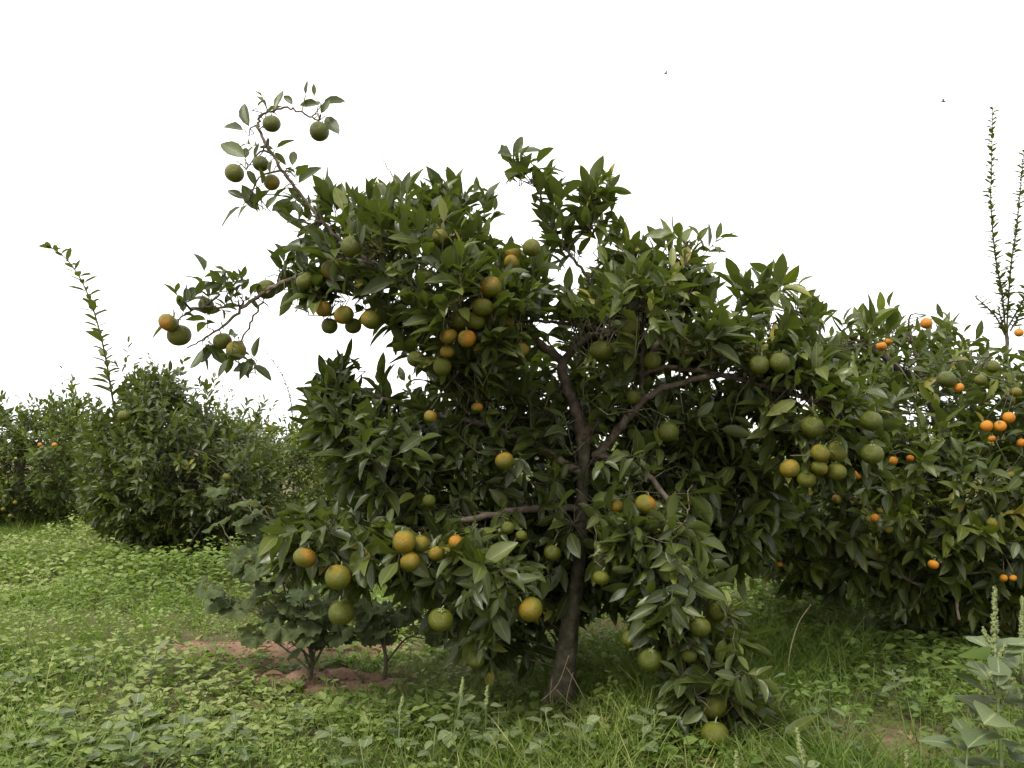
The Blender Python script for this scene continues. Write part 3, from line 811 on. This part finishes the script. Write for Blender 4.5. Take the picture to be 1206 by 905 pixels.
right.fruit = [(1091, 381, 8, 'o', 4.75), (1038, 408, 7, 'o', 4.7), (1046, 402, 6, 'o', 4.75), (1115, 447, 12, 'g', 4.4), (1129, 457, 7, 'o', 4.4), (1169, 432, 9, 'g', 4.5), (1155, 448, 8, 'g', 4.55),
 (1162, 502, 8, 'o', 4.35), (1178, 502, 8, 'o', 4.34), (1188, 492, 8, 'o', 4.36), (1168, 517, 5, 'o', 4.45), (1203, 522, 6, 'o', 4.4), (1200, 392, 6, 'o', 4.8), (1196, 462, 8, 'y', 4.4), (1009, 559, 7, 'o', 4.4), (1052, 543, 6, 'o', 4.4),
 (918, 532, 5, 'o', 4.7), (1030, 610, 6, 'o', 4.35), (1022, 612, 5, 'y', 4.36), (1036, 602, 5, 'y', 4.38), (1047, 624, 6, 'y', 4.35), (1099, 665, 7, 'o', 4.3), (1168, 616, 7, 't', 4.3), (1182, 681, 5, 'o', 4.36), (1193, 681, 5, 'o', 4.36),
 (918, 665, 4, 'o', 4.6), (1072, 540, 5, 'o', 4.45), (985, 588, 6, 't', 4.4), (1190, 560, 6, 'y', 4.4)]

# ---- trees further back: (outline, D, half thickness, shoots, base pixel x, label, shade)
def back_tree(label, poly, D, T, n, bx, name='citrus_tree', size=.095, tint=(.1, .7), flush=.06, fruit=(), group=None, mat='citrus_far', up=.45, far=False):
    X = (bx - 603) / FPX * D
    t = new_tree(name, label, (X, D), group, mat=mat, tpl=FAR, size=size, width=.46)
    by = HORIZON + FPX * CAMH / D
    cy = np.mean([q[1] for q in poly])
    limb(t, [(bx, by + 8, D), (bx + 3, (by + cy) / 2, D), (bx, cy, D)], .075, .04, name='trunk', sides=9)
    lo, hi = np.min(poly, 0), np.max(poly, 0)
    for k in range(5):
        ex, ey = rng.uniform(lo[0] + .2 * (hi[0] - lo[0]), hi[0] - .2 * (hi[0] - lo[0])), rng.uniform(lo[1] + .2 * (hi[1] - lo[1]), cy)
        limb(t, [(bx, (by + cy) / 2, D), ((bx + ex) / 2, (cy + ey) / 2, D + rng.normal(0, .2)), (ex, ey, D + rng.normal(0, .4))], .03, .008, sides=6)
    lobe(t, poly, D, T, n, up=up, tint=tint, flush=flush, L=(.12, .26), nleaf=(7, 11), size=size)
    top = [q for q in poly if q[1] < cy]
    if len(top) > 1: spray(t, top, D - .1, 26, dy=6, up=1.0, sp=9, L=(.12, .3), nleaf=(6, 11), tint=(tint[0] + .1, tint[1] + .15), spread=.75)
    t.fruit = list(fruit)
    return t
L1 = back_tree('dense dark bushy citrus tree with one long leaning leafy water shoot', [(96, 505), (112, 478), (134, 486), (150, 452), (168, 432), (186, 440), (204, 438), (222, 470), (250, 472), (268, 500), (296, 496), (325, 528), (338, 565), (325, 615), (290, 640), (250, 650), (180, 648), (120, 632), (92, 598), (88, 540)],
               8.3, .95, 1650, 225, size=.088, tint=(.05, .6), flush=.05, mat='citrus_light', fruit=[(146, 490, 7, 'g', 7.6), (267, 562, 5, 'g', 7.35), (222, 648, 4, 'g', 7.4)])
back_tree('bushy citrus tree with tiny orange and yellow fruit at the end of the row', [(-130, 500), (-60, 480), (0, 482), (40, 476), (82, 474), (118, 488), (130, 600), (85, 622), (0, 624), (-130, 622)],
          11.8, 1.1, 1700, 20, size=.10, tint=(.15, .8), flush=.08,
          fruit=[(64, 524, 3, 'o', 10.6), (47, 524, 2.5, 'o', 10.6), (6, 585, 2.5, 'y', 10.6), (4, 600, 2.5, 't', 10.6), (12, 608, 2.5, 'y', 10.6), (18, 592, 2.5, 'y', 10.6)])
back_tree('yellowish green citrus tree behind the dark bushy one, thin shoots above', [(235, 500), (265, 482), (300, 492), (335, 500), (380, 498), (420, 520), (420, 630), (330, 635), (240, 630)], 11.6, 1.0, 850, 325, tint=(.35, .95), flush=.12)
back_tree('shaded citrus tree seen through gaps behind the bare trunk', [(420, 510), (470, 490), (560, 488), (640, 492), (680, 520), (690, 640), (560, 672), (430, 665)], 8.6, .9, 520, 560, tint=(.1, .6))
back_tree('pale yellowish citrus tree in the gap between the two fruiting trees', [(700, 520), (760, 500), (840, 495), (900, 500), (960, 505), (985, 530), (985, 640), (840, 650), (710, 640)], 9.4, .9, 560, 850, tint=(.35, .95), flush=.12)
back_tree('distant citrus tree closing the view beyond the leaning water shoot', [(60, 505), (130, 498), (220, 505), (240, 590), (60, 590)], 15.5, 1.2, 330, 140, tint=(.3, .9), size=.12)
back_tree('distant citrus tree behind the yellowish green one', [(340, 505), (420, 498), (500, 500), (560, 510), (560, 590), (340, 590)], 15.0, 1.2, 330, 450, tint=(.3, .9), size=.12)
back_tree('distant citrus tree behind the pale yellowish one', [(900, 505), (990, 500), (1100, 500), (1200, 506), (1200, 590), (900, 590)], 13.5, 1.2, 380, 1060, tint=(.3, .9), size=.12)

def water_shoot(t, pts, r, leaf, sp, tint=(.2, .7), mat='twig', width=None, up=.35, g=rng, double=False):
    """a thin upright shoot with small alternate leaves; one part of its tree"""
    p = path3(pts)
    s = np.concatenate([[0], np.cumsum(np.linalg.norm(np.diff(p, axis=0), axis=1))])
    n = int(s[-1] / sp * 1.4)
    at = np.sort(np.clip(np.linspace(.1, 1, n) + g.normal(0, .7 / n, n), .05, 1)) * s[-1]
    q = np.stack([np.interp(at, s, p[:, k]) for k in range(3)], -1)
    dr = norm(np.gradient(q, axis=0))
    a = np.arange(n) * 2.4 + g.normal(0, .4, n)
    rad = np.stack([np.cos(a), np.sin(a), 0 * a], -1)
    ld = norm(rad + dr * g.uniform(.3, .9, n)[:, None])
    sz = leaf * g.uniform(.6, 1.4, n) * np.linspace(1.1, .7, n)
    t.lv.add(q, ld, dr + np.array([0, 0, .3]), sz, g.uniform(*tint, n))
    t.branches.append(('water_shoot', p, np.linspace(r, r * .35, len(p)), mat, 5, .05, False))
water_shoot(L1, [(136, 490, 8.3), (130, 455, 8.25), (124, 420, 8.2), (113, 375, 8.2), (98, 335, 8.2), (78, 305, 8.2), (56, 289, 8.2)], .011, .155, .040, tint=(.3, .8))
water_shoot(L1, [(160, 450, 8.2), (158, 430, 8.2), (163, 424, 8.2)], .005, .09, .05)
T3 = TREES[4]
water_shoot(T3, [(345, 500, 11.4), (342, 470, 11.4), (332, 442, 11.4), (312, 412, 11.4)], .007, .06, .022, tint=(.5, .95))
for k in range(6):
    x = 240 + 6.5 * k
    water_shoot(T3, [(x + 8, 495, 11.2), (x + 6, 472, 11.2), (x + rng.normal(0, 2), 448 + rng.uniform(-4, 10), 11.2)], .004, .045, .024, tint=(.5, .95))
water_shoot(TREES[3 - 1 + 5], [(180, 505, 14.8), (181, 440, 14.8), (184, 398, 14.8)], .007, .06, .035, tint=(.5, .95))
T2 = TREES[3]
water_shoot(T2, [(73, 490, 11.4), (74, 460, 11.4), (73, 434, 11.4)], .006, .09, .05, tint=(.2, .6))
water_shoot(T2, [(60, 490, 11.4), (62, 465, 11.4), (67, 448, 11.4)], .004, .05, .035, tint=(.4, .8))
water_shoot(T2, [(22, 490, 11.2), (24, 478, 11.2), (22, 466, 11.2)], .005, .08, .04, tint=(.3, .7))

# ---- thorny shoots standing behind the tree with ripe fruit
b2 = gp(1185, 715)
thorn = new_tree('thorny_shrub', 'tall thin thorny shoots with tiny leaves rising above the orange-fruited citrus tree', b2, mat='citrus', tpl=FAR, size=.04, width=.55)
TD = float(b2[1])
limb(thorn, [(1186, 722, TD), (1188, 600, TD), (1186, 470, TD), (1185, 390, TD)], .022, .012, name='trunk', sides=7)
for pts in ([(1185, 400, TD), (1180, 345, TD), (1172, 300, TD), (1167, 240, TD), (1168, 190, TD), (1169, 128, TD)],
            [(1185, 400, TD), (1190, 320, TD), (1197, 270, TD), (1202, 220, TD), (1206, 180, TD)],
            [(1185, 390, TD), (1215, 330, TD), (1225, 250, TD), (1228, 190, TD)],
            [(1184, 395, TD), (1172, 372, TD), (1160, 360, TD), (1147, 348, TD)],
            [(1190, 390, TD), (1204, 365, TD), (1212, 350, TD)], [(1188, 400, TD), (1180, 380, TD), (1176, 362, TD)]):
    water_shoot(thorn, pts, .007, .058, .0125, tint=(.2, .6), mat='twig')

# ---------------------------------------------------------------- finish the leaves: keep trunk and fruit in sight, pick the leaves that show largest
def finish(t, g):
    lv = t.lv.done(g)
    pts = lv.points([.1, .4, .7, .95], [0])
    x, y, w = project(pts)
    bad = np.zeros(len(lv.L), bool)
    for name, p, rad, mat, sides, lump, vis in t.branches:
        if not vis: continue
        bx, by, bw = project(p)
        for k in range(len(p)):
            bad |= ((np.hypot(x - bx[k], y - by[k]) < rad[k] / bw[k] * FPX * .9 + 3.5) & (w < bw[k] + .01)).any(1) & (g.random(len(bad)) < (.4 if name == 'trunk' else .93))
    for fx, fy, fr, kind, fd in t.fruit:
        if t is right: fr = fr * .85
        h = (np.hypot(x - fx, y - fy) < fr * .85) & (w < fd + .06)
        bad |= h[:, :3].any(1) & (g.random(len(bad)) < (.62 if t is right else .82))
        c = P(fx, fy, fd); r3 = fr * fd / FPX
        bad |= (np.linalg.norm(pts - c, axis=2) < r3 * 1.02).any(1)
    lv.keep(~bad)
for t in TREES: finish(t, rng)

W_, H_ = 1206, 905
zb = np.full(W_ * H_, 1e9); idb = np.full(W_ * H_, -1)
offs, tot = [], 0
allp = []
for t in TREES:
    p = t.lv.points(np.linspace(.08, .95, 10), (-.8, -.4, 0, .4, .8))
    x, y, w = project(p)
    xi, yi = np.round(x).astype(int), np.round(y).astype(int)
    ok = (xi >= 0) & (xi < W_) & (yi >= 0) & (yi < H_)
    ids = np.broadcast_to(np.arange(len(t.lv.L))[:, None] + tot, xi.shape)
    allp.append((yi[ok] * W_ + xi[ok], w[ok], ids[ok])); offs.append(tot); tot += len(t.lv.L)
pix = np.concatenate([a[0] for a in allp]); dep = np.concatenate([a[1] for a in allp]); ids = np.concatenate([a[2] for a in allp])
order = np.argsort(-dep)
idb[pix[order]] = ids[order]
seen = np.bincount(idb[idb >= 0], minlength=tot)

print('leaves', tot)
for t, off in zip(TREES, offs):
    root = empty(t.name, t.base, t.label, 'shrub' if t.name == 'thorny_shrub' else 'tree', t.group)
    sh = t.base
    for i, (name, p, rad, mat, sides, lump, vis) in enumerate(t.branches):
        A = Acc(); A.add(*tube(p, rad, sides, lump, i))
        obj(name, A.mesh(name, M[mat], sh), root)
    n = len(t.lv.L)
    cnt = seen[off:off + n]
    npart = 300 if t in (main, right) else 0
    top = np.argsort(-cnt)[:npart]
    if npart: leaf_parts(t.lv, top, t.matname, t.mat, root, sh)
    rest = np.ones(n, bool); rest[top] = False
    tag(obj('crown' if not npart else 'foliage', t.lv.mesh('crown', t.mat, sh, np.nonzero(rest)[0]), root), kind='stuff')
    for fx, fy, fr, kind, fd in t.fruit:
        p = P(fx, fy, fd)
        add_fruit(root, sh, p, fr * (.88 if t is right else 1) * fd / FPX, kind, rng)
        t.bases.append((p + np.array([.1, .03, 1.25]) * fr * fd / FPX)[None])
    if t.bases:
        connect(np.vstack(t.bases), np.vstack(t.skel), rng, t.twigs, 320 if t in (main, right) else 160)
    if t.twigs.n:
        tag(obj('twigs', t.twigs.mesh('twigs', M['twig'], sh), root), kind='stuff')

# ---------------------------------------------------------------- ground plants
def scatter(n, y0=2.3, y1=15.0, power=1.2, g=rng):
    """points on the ground in the wedge in front of the camera; thinner with distance"""
    Y = g.uniform(y0, y1, n * 6)
    X = g.uniform(-1, 1, n * 6) * (.66 * y1 + .8)
    ok = (np.abs(X) < .66 * Y + .8) & (g.random(n * 6) < np.minimum(1, (3.2 / Y)) ** power)
    X, Y = X[ok][:n], Y[ok][:n]
    return X, Y

def pix_of(X, Y):
    return project(np.stack([X, Y, gz(X, Y)], -1))[:2]

def shade_keep(X, Y, g):
    return g.random(len(X)) > soilmask(X, Y) * .985

cover = Leaves(OVA, .64)
X, Y = scatter(36000, power=.9)
px, py = pix_of(X, Y)
dens = np.clip(.92 - .5 * smooth(330, 520, px) * smooth(740, 800, py) + .0 * px, .1, 1) * (.62 + .38 * smooth(.25, .6, vnoise(X, Y, 1.3, 2)))
k = (rng.random(len(X)) < dens) & shade_keep(X, Y, rng)
X, Y, px, py = X[k], Y[k], px[k], py[k]
n = len(X)
hgt = (.02 + .17 * vnoise(X, Y, 1.5, 5) ** 1.6 + .06 * rng.random(n)) * np.where(px > 820, np.where(py < 760, 1.7, .8), 1.0) * np.where((px > 200) & (px < 640) & (py > 745) & (py < 850), .5, 1) * (1 + 1.6 * smooth(40, 110, px) * (1 - smooth(330, 430, px)) * smooth(615, 650, py) * (1 - smooth(690, 730, py)))
sz = np.where(vnoise(X, Y, .8, 11) > .5, .042, .022) * rng.uniform(.7, 1.4, n) * (1 + .05 * np.clip(Y - 4, 0, 8))
tn = np.clip(.1 + .75 * vnoise(X, Y, 1.1, 21) + rng.normal(0, .13, n) - .25 * smooth(820, 900, px) + .14 * (1 - smooth(250, 420, px)), 0, 1)
base = np.stack([X, Y, gz(X, Y)], -1)
near_trunk = np.exp(-(((X - b0[0]) / .38) ** 2 + ((Y - b0[1] + .25) / .42) ** 2) ** 2)
hgt *= 1 - .75 * near_trunk
for q in range(6):
    m = rng.random(n) < .9
    a = rng.uniform(0, 6.28, n)
    f = rng.uniform(.35, 1, n)
    pos = base + np.stack([.018 * np.cos(a), .018 * np.sin(a), hgt * f], -1)
    d = np.stack([np.cos(a), np.sin(a), rng.uniform(-.25, .6, n)], -1)
    cover.add(pos[m], d[m], (np.array([0, 0, 1.]) + rng.normal(0, .3, (n, 3)))[m], (sz * rng.uniform(.7, 1.2, n))[m], np.clip(tn + rng.normal(0, .08, n), 0, 1)[m])
cover.done(rng)
tag(obj('ground_cover', cover.mesh('ground_cover', M['cover'])), 'low leafy weeds matting the orchard floor', 'weeds', kind='stuff')

grass = Leaves(GRS, .034)
X, Y = scatter(40000, power=.95)
px, py = pix_of(X, Y)
dens = np.clip(.30 + .62 * smooth(300, 450, px) * (1 - smooth(930, 1050, px)) + .35 * smooth(.55, .75, vnoise(X, Y, .9, 31)), 0, 1)
k = (rng.random(len(X)) < dens) & (rng.random(len(X)) > soilmask(X, Y) * .97)
X, Y, px, py = X[k], Y[k], px[k], py[k]
n = len(X)
base = np.stack([X, Y, gz(X, Y) - .005], -1)
glen = (.12 + .20 * vnoise(X, Y, 1.2, 41)) * np.where((px > 200) & (px < 640) & (py > 740) & (py < 850), .55, 1) * np.where((px > 840) & (px < 1020) & (py < 800), 1.25, 1)
glen *= 1 - .6 * np.exp(-(((X - b0[0]) / .38) ** 2 + ((Y - b0[1] + .25) / .42) ** 2) ** 2)
glen *= np.where((px > 770) & (px < 950) & (py > 840), .6, 1)
tn = np.clip(.1 + .6 * vnoise(X, Y, 1.4, 51) + rng.normal(0, .12, n) - .22 * smooth(840, 900, px), 0, .93)
for q in range(5):
    a = rng.uniform(0, 6.28, n)
    d = np.stack([np.cos(a) * .55, np.sin(a) * .55, rng.uniform(.5, 1.3, n)], -1)
    L = glen * rng.uniform(.5, 1.35, n)
    dry = rng.random(n) < .012
    grass.add(base + rng.normal(0, .012, (n, 3)) * [1, 1, 0], d, np.array([0, 0, 1.]) + rng.normal(0, .2, (n, 3)), L, np.where(dry, 1, np.clip(tn + rng.normal(0, .1, n), 0, .95)))
grass.done(rng)
grass.W *= np.clip(.14 / grass.L, .5, 1.6)
tag(obj('grass', grass.mesh('grass', M['grass'])), 'green grass growing between the weeds', 'grass', kind='stuff')

# fallen leaves
litter = Leaves(CIT, .42)
n = 900
X, Y = rng.uniform(-2.2, 2.6, n), rng.uniform(3.1, 6.2, n)
w_ = np.exp(-((X - b0[0]) / 1.3) ** 2 - ((Y - b0[1] - .3) / 1.0) ** 2) + .6 * soilmask(X, Y) + .4 * np.exp(-((X - b1[0]) / 1.2) ** 2 - ((Y - b1[1]) / 1.0) ** 2)
k = rng.random(n) < w_
X, Y = X[k], Y[k]; n = len(X)
a = rng.uniform(0, 6.28, n)
litter.add(np.stack([X, Y, gz(X, Y) + .012], -1), np.stack([np.cos(a), np.sin(a), rng.normal(.1, .15, n)], -1), np.array([0, 0, 1.]) + rng.normal(0, .3, (n, 3)), rng.uniform(.05, .1, n), rng.random(n))
litter.done(rng)
tag(obj('leaf_litter', litter.mesh('leaf_litter', M['litter'])), 'dry brown fallen leaves on the ground under the citrus trees', 'fallen leaves', kind='stuff')

# clods on the bare soil
cl = Acc()
for i in range(5200):
    sx = SOIL[int(rng.integers(0, len(SOIL)))]
    c = gp(sx[0] + rng.uniform(-1, 1) * sx[2], sx[1] + rng.uniform(-1, 1) * sx[3])
    if rng.random() > float(soilmask(c[0], c[1])): continue
    r = .003 + .012 * rng.random() ** 4
    V = np.array([[1, 0, 0], [-1, 0, 0], [0, 1, 0], [0, -1, 0], [0, 0, 1], [0, 0, -1]]) * r * rng.uniform(.6, 1.3, (6, 1)) * [1, 1, .7]
    a = rng.uniform(0, 6.28); R_ = np.array([[math.cos(a), -math.sin(a), 0], [math.sin(a), math.cos(a), 0], [0, 0, 1]])
    T = np.array([[0, 2, 4], [2, 1, 4], [1, 3, 4], [3, 0, 4], [2, 0, 5], [1, 2, 5], [3, 1, 5], [0, 3, 5]])
    cl.add(V @ R_.T + [c[0], c[1], float(gz(c[0], c[1])) + r * .2], None, T)
ct = np.ones((cl.n, 4))
tag(obj('soil_clods', cl.mesh('soil_clods', M['soil'], tint=ct)), 'small reddish clods and crumbs on the bare soil', 'soil', kind='stuff')

# ---------------------------------------------------------------- single weeds
def spike_mesh(length, rad, g):
    A = Acc()
    n = int(length / .0042)
    A.add(*tube(np.array([[0, 0, 0], [0, 0, length * .5], [0, 0, length]]), [rad * .55, rad * .5, rad * .15], 5))
    for i in range(n):
        z = length * (i + .5) / n
        rr = rad * (1 - .75 * (z / length) ** 1.6)
        for q in range(5):
            a = g.uniform(0, 6.28)
            c = np.array([math.cos(a) * rr * .75, math.sin(a) * rr * .75, z + g.normal(0, .002)])
            e = .0042 * g.uniform(.7, 1.3)
            o = np.array([math.cos(a), math.sin(a), .5]) * e * 1.3
            t1 = np.array([-math.sin(a), math.cos(a), 0]) * e; t2 = np.array([0, 0, 1]) * e
            A.add(np.array([c + t1, c + t2, c - t1, c - t2, c + o]), None, np.array([[0, 1, 4], [1, 2, 4], [2, 3, 4], [3, 0, 4]]))
    return A.mesh('seed_spike', M['spike'])
SPIKES = [spike_mesh(.15, .0085, rng), spike_mesh(.10, .008, rng), spike_mesh(.065, .0065, rng)]

def weed(name, label, cat, pos, height, nleaf, leafL, spike=None, lean=(0, 0), group=None, mat='pigweed', tpl=PIG, width=.62, tint=(.2, .8), side_spikes=0, top=.35, g=rng, r=.0045, droop=.0, upb=.45, roots=()):
    base = np.array([pos[0], pos[1], float(gz(pos[0], pos[1])) - .01])
    root = empty(name, base, label, cat, group)
    s = np.array([[0, 0, 0], [lean[0] * .3, lean[1] * .3, height * .4], [lean[0] * .7, lean[1] * .7, height * .75], [lean[0], lean[1], height]])
    p = catmull(s, 5)
    A = Acc(); A.add(*tube(p, np.linspace(r, r * .5, len(p)), 6)); 
    lv = Leaves(tpl, width)
    for k in range(nleaf):
        u = .18 + .80 * (k + .5) / nleaf
        q = np.array([np.interp(u * (len(p) - 1), np.arange(len(p)), p[:, c]) for c in range(3)])
        a = k * 2.4 + g.normal(0, .35)
        e = upb + .5 * (u - .5) + g.normal(0, .18)
        L = leafL * (1.05 - top * abs(u - .35) * 1.6) * g.uniform(.8, 1.15)
        d = np.array([math.cos(a), math.sin(a), e])
        lv.add(q, d, np.array([0, 0, 1.]) + g.normal(0, .18, 3), L, g.uniform(*tint))
    lv.done(g)
    obj('stem', A.mesh('stem', M['stem_green']), root)
    leaf_parts(lv, range(nleaf), mat + '_leaf', M[mat], root, (0, 0, 0))
    if spike is not None:
        o = obj('seed_spike', SPIKES[spike], root); o.location = p[-1]; o.rotation_euler = (g.normal(0, .1), g.normal(0, .1), g.uniform(0, 6))
        for k in range(side_spikes):
            u = g.uniform(.45, .95); q = np.array([np.interp(u * (len(p) - 1), np.arange(len(p)), p[:, c]) for c in range(3)])
            o = obj('seed_spike', SPIKES[2], root); o.location = q; o.rotation_euler = (g.normal(0, .5), g.normal(0, .5), 0)
    return root

# tall pigweeds on the near right
def top_at(px, py, D, spike_len=0.0):
    """ground position and stem height of a weed whose top shows at a pixel, D metres ahead"""
    q = P(px, py, D)
    return (q[0], q[1]), q[2] - float(gz(q[0], q[1])) - spike_len
pos, h = top_at(1174, 702, 2.5, .12)
weed('pigweed', 'tall pale green pigweed with a long upright seed spike and broad drooping leaves', 'weed', pos, h, 30, .175, spike=0, side_spikes=9, lean=(.0, .02), r=.006, upb=.25)
pos, h = top_at(1202, 712, 2.62, .12)
weed('pigweed', 'pigweed with several short seed spikes crowding against the tall spiked one', 'weed', pos, h, 24, .16, spike=0, side_spikes=6, r=.005, upb=.3)
pos, h = top_at(1128, 862, 2.55)
weed('pigweed', 'short spikeless pigweed with wide leaves at the foot of the tall spiked one', 'weed', pos, h, 12, .13, lean=(.03, 0), upb=.3)
for px_, py_, d_, lab in [(945, 855, 2.75, 'small pigweed with a slim seed spike beneath the lowest hanging fruit branch'),
                          (866, 882, 2.72, 'small pigweed with a seed spike directly under the lowest hanging fruits'),
                          (1068, 880, 2.72, 'lone small pigweed with a seed spike rising from reddish soil')]:
    pos, h = top_at(px_, py_, d_, .10)
    weed('pigweed', lab, 'weed', pos, max(h, .08), 10, .085, spike=1, side_spikes=1, upb=.35, r=.0035)
spots = [(270, 855, 3.25), (215, 862, 3.2), (530, 832, 3.3), (555, 862, 3.2), (468, 852, 3.25), (600, 868, 3.15), (655, 850, 3.2), (690, 862, 3.12), (740, 868, 3.15), (505, 868, 3.1), (385, 868, 3.15),
         (170, 838, 3.45), (345, 842, 3.4), (60, 850, 3.35), (110, 872, 3.2), (300, 880, 3.05), (430, 885, 3.0), (575, 838, 3.35), (770, 848, 3.2), (960, 822, 3.5), (905, 812, 3.6), (1060, 800, 3.7), (20, 800, 3.9), (95, 770, 4.2), (175, 775, 4.2),
         (30, 880, 3.1), (150, 885, 3.05), (640, 885, 3.0), (985, 850, 3.2)]
for i, (px_, py_, d_) in enumerate(spots):
    pos, h = top_at(px_ + rng.normal(0, 4), py_ - 14, d_)
    sp = 2 if i in (2, 4, 17) else None
    if sp is not None: where = 'young weed with a short seed spike above oval leaves in the grass'
    elif 500 < px_ < 720: where = 'young weed with pale oval leaves in the grass before the bare trunk'
    elif 720 <= px_ < 1000: where = 'young weed with pale oval leaves near the low hanging fruit branch'
    elif px_ >= 1000: where = 'lone young oval-leaved weed in front of the orange-fruited tree'
    elif 180 < px_ < 500: where = 'young weed with pale oval leaves in the grass before the bare soil patch'
    else: where = 'young oval-leaved weed in the open leafy mat away from the trees'
    weed('broadleaf_weed', where, 'weed', pos, max(.10, h), int(rng.integers(6, 11)),
         rng.uniform(.075, .105), spike=sp, lean=(rng.normal(0, .02), rng.normal(0, .02)), group='young broadleaf weeds in the grass', r=.003, tint=(.1, .75), upb=.3)

# lobed dusty weeds by the bare soil
def lobed_weed(label, foot, D, tips, leafL, g=rng):
    x = (foot[0] - 603) / FPX * D
    base = np.array([x, D, float(gz(x, D)) - .01])
    root = empty('lobed_weed', base, label, 'weed', 'dusty lobed weeds by the bare soil')
    lv = Leaves(LOB, 1.0)
    ms = catmull([base, base + [.01, -.01, .12], base + [-.03, .0, .26]], 6)
    A = Acc(); A.add(*tube(ms, np.linspace(.011, .007, len(ms)), 7)); obj('stem', A.mesh('stem', M['twig'], base), root)
    for (tx, ty, dd) in tips:
        tip = P(tx, ty, D + dd)
        frm = ms[int(g.integers(2, len(ms)))]
        mid = frm * .5 + tip * .5 + np.array([0, 0, .05]) + g.normal(0, .02, 3)
        p = catmull([frm, mid, tip], 6)
        A = Acc(); A.add(*tube(p, np.linspace(.006, .003, len(p)), 6))
        for k in range(6):
            u = .40 + .60 * k / 5
            q = np.array([np.interp(u * (len(p) - 1), np.arange(len(p)), p[:, c]) for c in range(3)])
            a = k * 2.4 + g.uniform(0, 6.28)
            pe = q + np.array([math.cos(a), math.sin(a), .55]) * g.uniform(.04, .09)
            A.add(*tube(np.array([q, (q + pe) / 2 + [0, 0, .008], pe]), [.0022, .002, .0018], 4))
            d = np.array([math.cos(a), math.sin(a), g.uniform(-.6, .1)])
            nr = np.array([0, -.45, 1.]) + g.normal(0, .25, 3)
            lv.add(pe, d, nr, leafL * g.uniform(.65, 1.1), g.uniform(.1, .9))
        obj('stem', A.mesh('stem', M['twig'], base), root)
    lv.done(g)
    leaf_parts(lv, range(len(lv.L)), 'lobed_leaf', M['lobed'], root, base)
lobed_weed('dusty grey-green weed with broad lobed leaves, thick stems rising from bare soil', (370, 782), 4.35, [(265, 628, -.1), (285, 585, .1), (298, 668, -.2), (252, 690, .05), (325, 640, -.2), (345, 690, -.3), (375, 705, -.25), (318, 712, -.1), (395, 725, -.1), (278, 712, .1), (312, 600, -.1), (262, 660, .1), (330, 742, -.1), (392, 748, -.1), (352, 736, .1), (412, 752, 0), (300, 742, .05)], .145)
lobed_weed('smaller lobed weed with dark thin stems at the edge of the bare soil', (455, 800), 4.35, [(420, 715, .1), (455, 720, -.1), (490, 730, .1), (470, 745, -.1), (430, 750, .1), (500, 752, 0)], .125)

# straw hanging round the foot of the trunk
st = Acc()
for a in [((670, 772), (657, 806), (637, 826)), ((667, 786), (676, 800), (690, 826)), ((675, 792), (668, 820), (666, 842)), ((655, 812), (668, 826), (680, 842)), ((650, 800), (648, 822), (652, 842))]:
    st.add(*tube(catmull([P(a[0][0], a[0][1], 3.785), P(a[1][0], a[1][1], 3.77), P(a[2][0], a[2][1], 3.755)], 4), [.0015] * 9, 4))
sroot = empty('dry_vine', P(664, 838, 3.77), 'dry straw-coloured vine strands clinging to the foot of the dark trunk', 'vine')
obj('strand', st.mesh('strand', M['straw'], P(664, 838, 3.77)), sroot)
# a long pale bent grass stalk
gs = Acc(); gs.add(*tube(catmull([P(928, 805, 4.2), P(930, 770, 4.2), P(940, 735, 4.25), P(955, 712, 4.3)], 5), np.linspace(.0035, .0015, 16), 5))
bz = P(928, 805, 4.2)
o = obj('grass_stalk', gs.mesh('grass_stalk', M['straw'], bz)); o.location = bz
tag(o, 'single long pale bent grass stalk between the two fruiting trees', 'grass stalk')

# two small insects in flight
def insect(px, py, D, label, rz):
    root = empty('flying_insect', P(px, py, D), label, 'insect', 'insects in flight')
    p = np.array([[-.009, 0, 0], [-.005, 0, .0006], [0, 0, 0], [.004, 0, 0], [.0075, 0, .0004]])
    A = Acc(); A.add(*tube(p, [.0008, .0026, .0024, .0030, .0018], 8)); obj('body', A.mesh('body', M['insect']), root)
    for s in (-1, 1):
        V = np.array([[.002, 0, .002], [.004, s * .006, .006], [-.001, s * .011, .010], [-.005, s * .008, .007], [-.003, s * .002, .003]])
        obj('wing', mesh_from('wing', V, np.array([[0, 1, 2], [0, 2, 3], [0, 3, 4]]), M['wing']), root)
    root.rotation_euler = (.2, .15, rz)
insect(784, 87, 3.6, 'tiny dark insect flying alone high above the open citrus tree', .4)
insect(1111, 120, 3.2, 'tiny dark insect flying beside the tall thorny shoots', -.5)
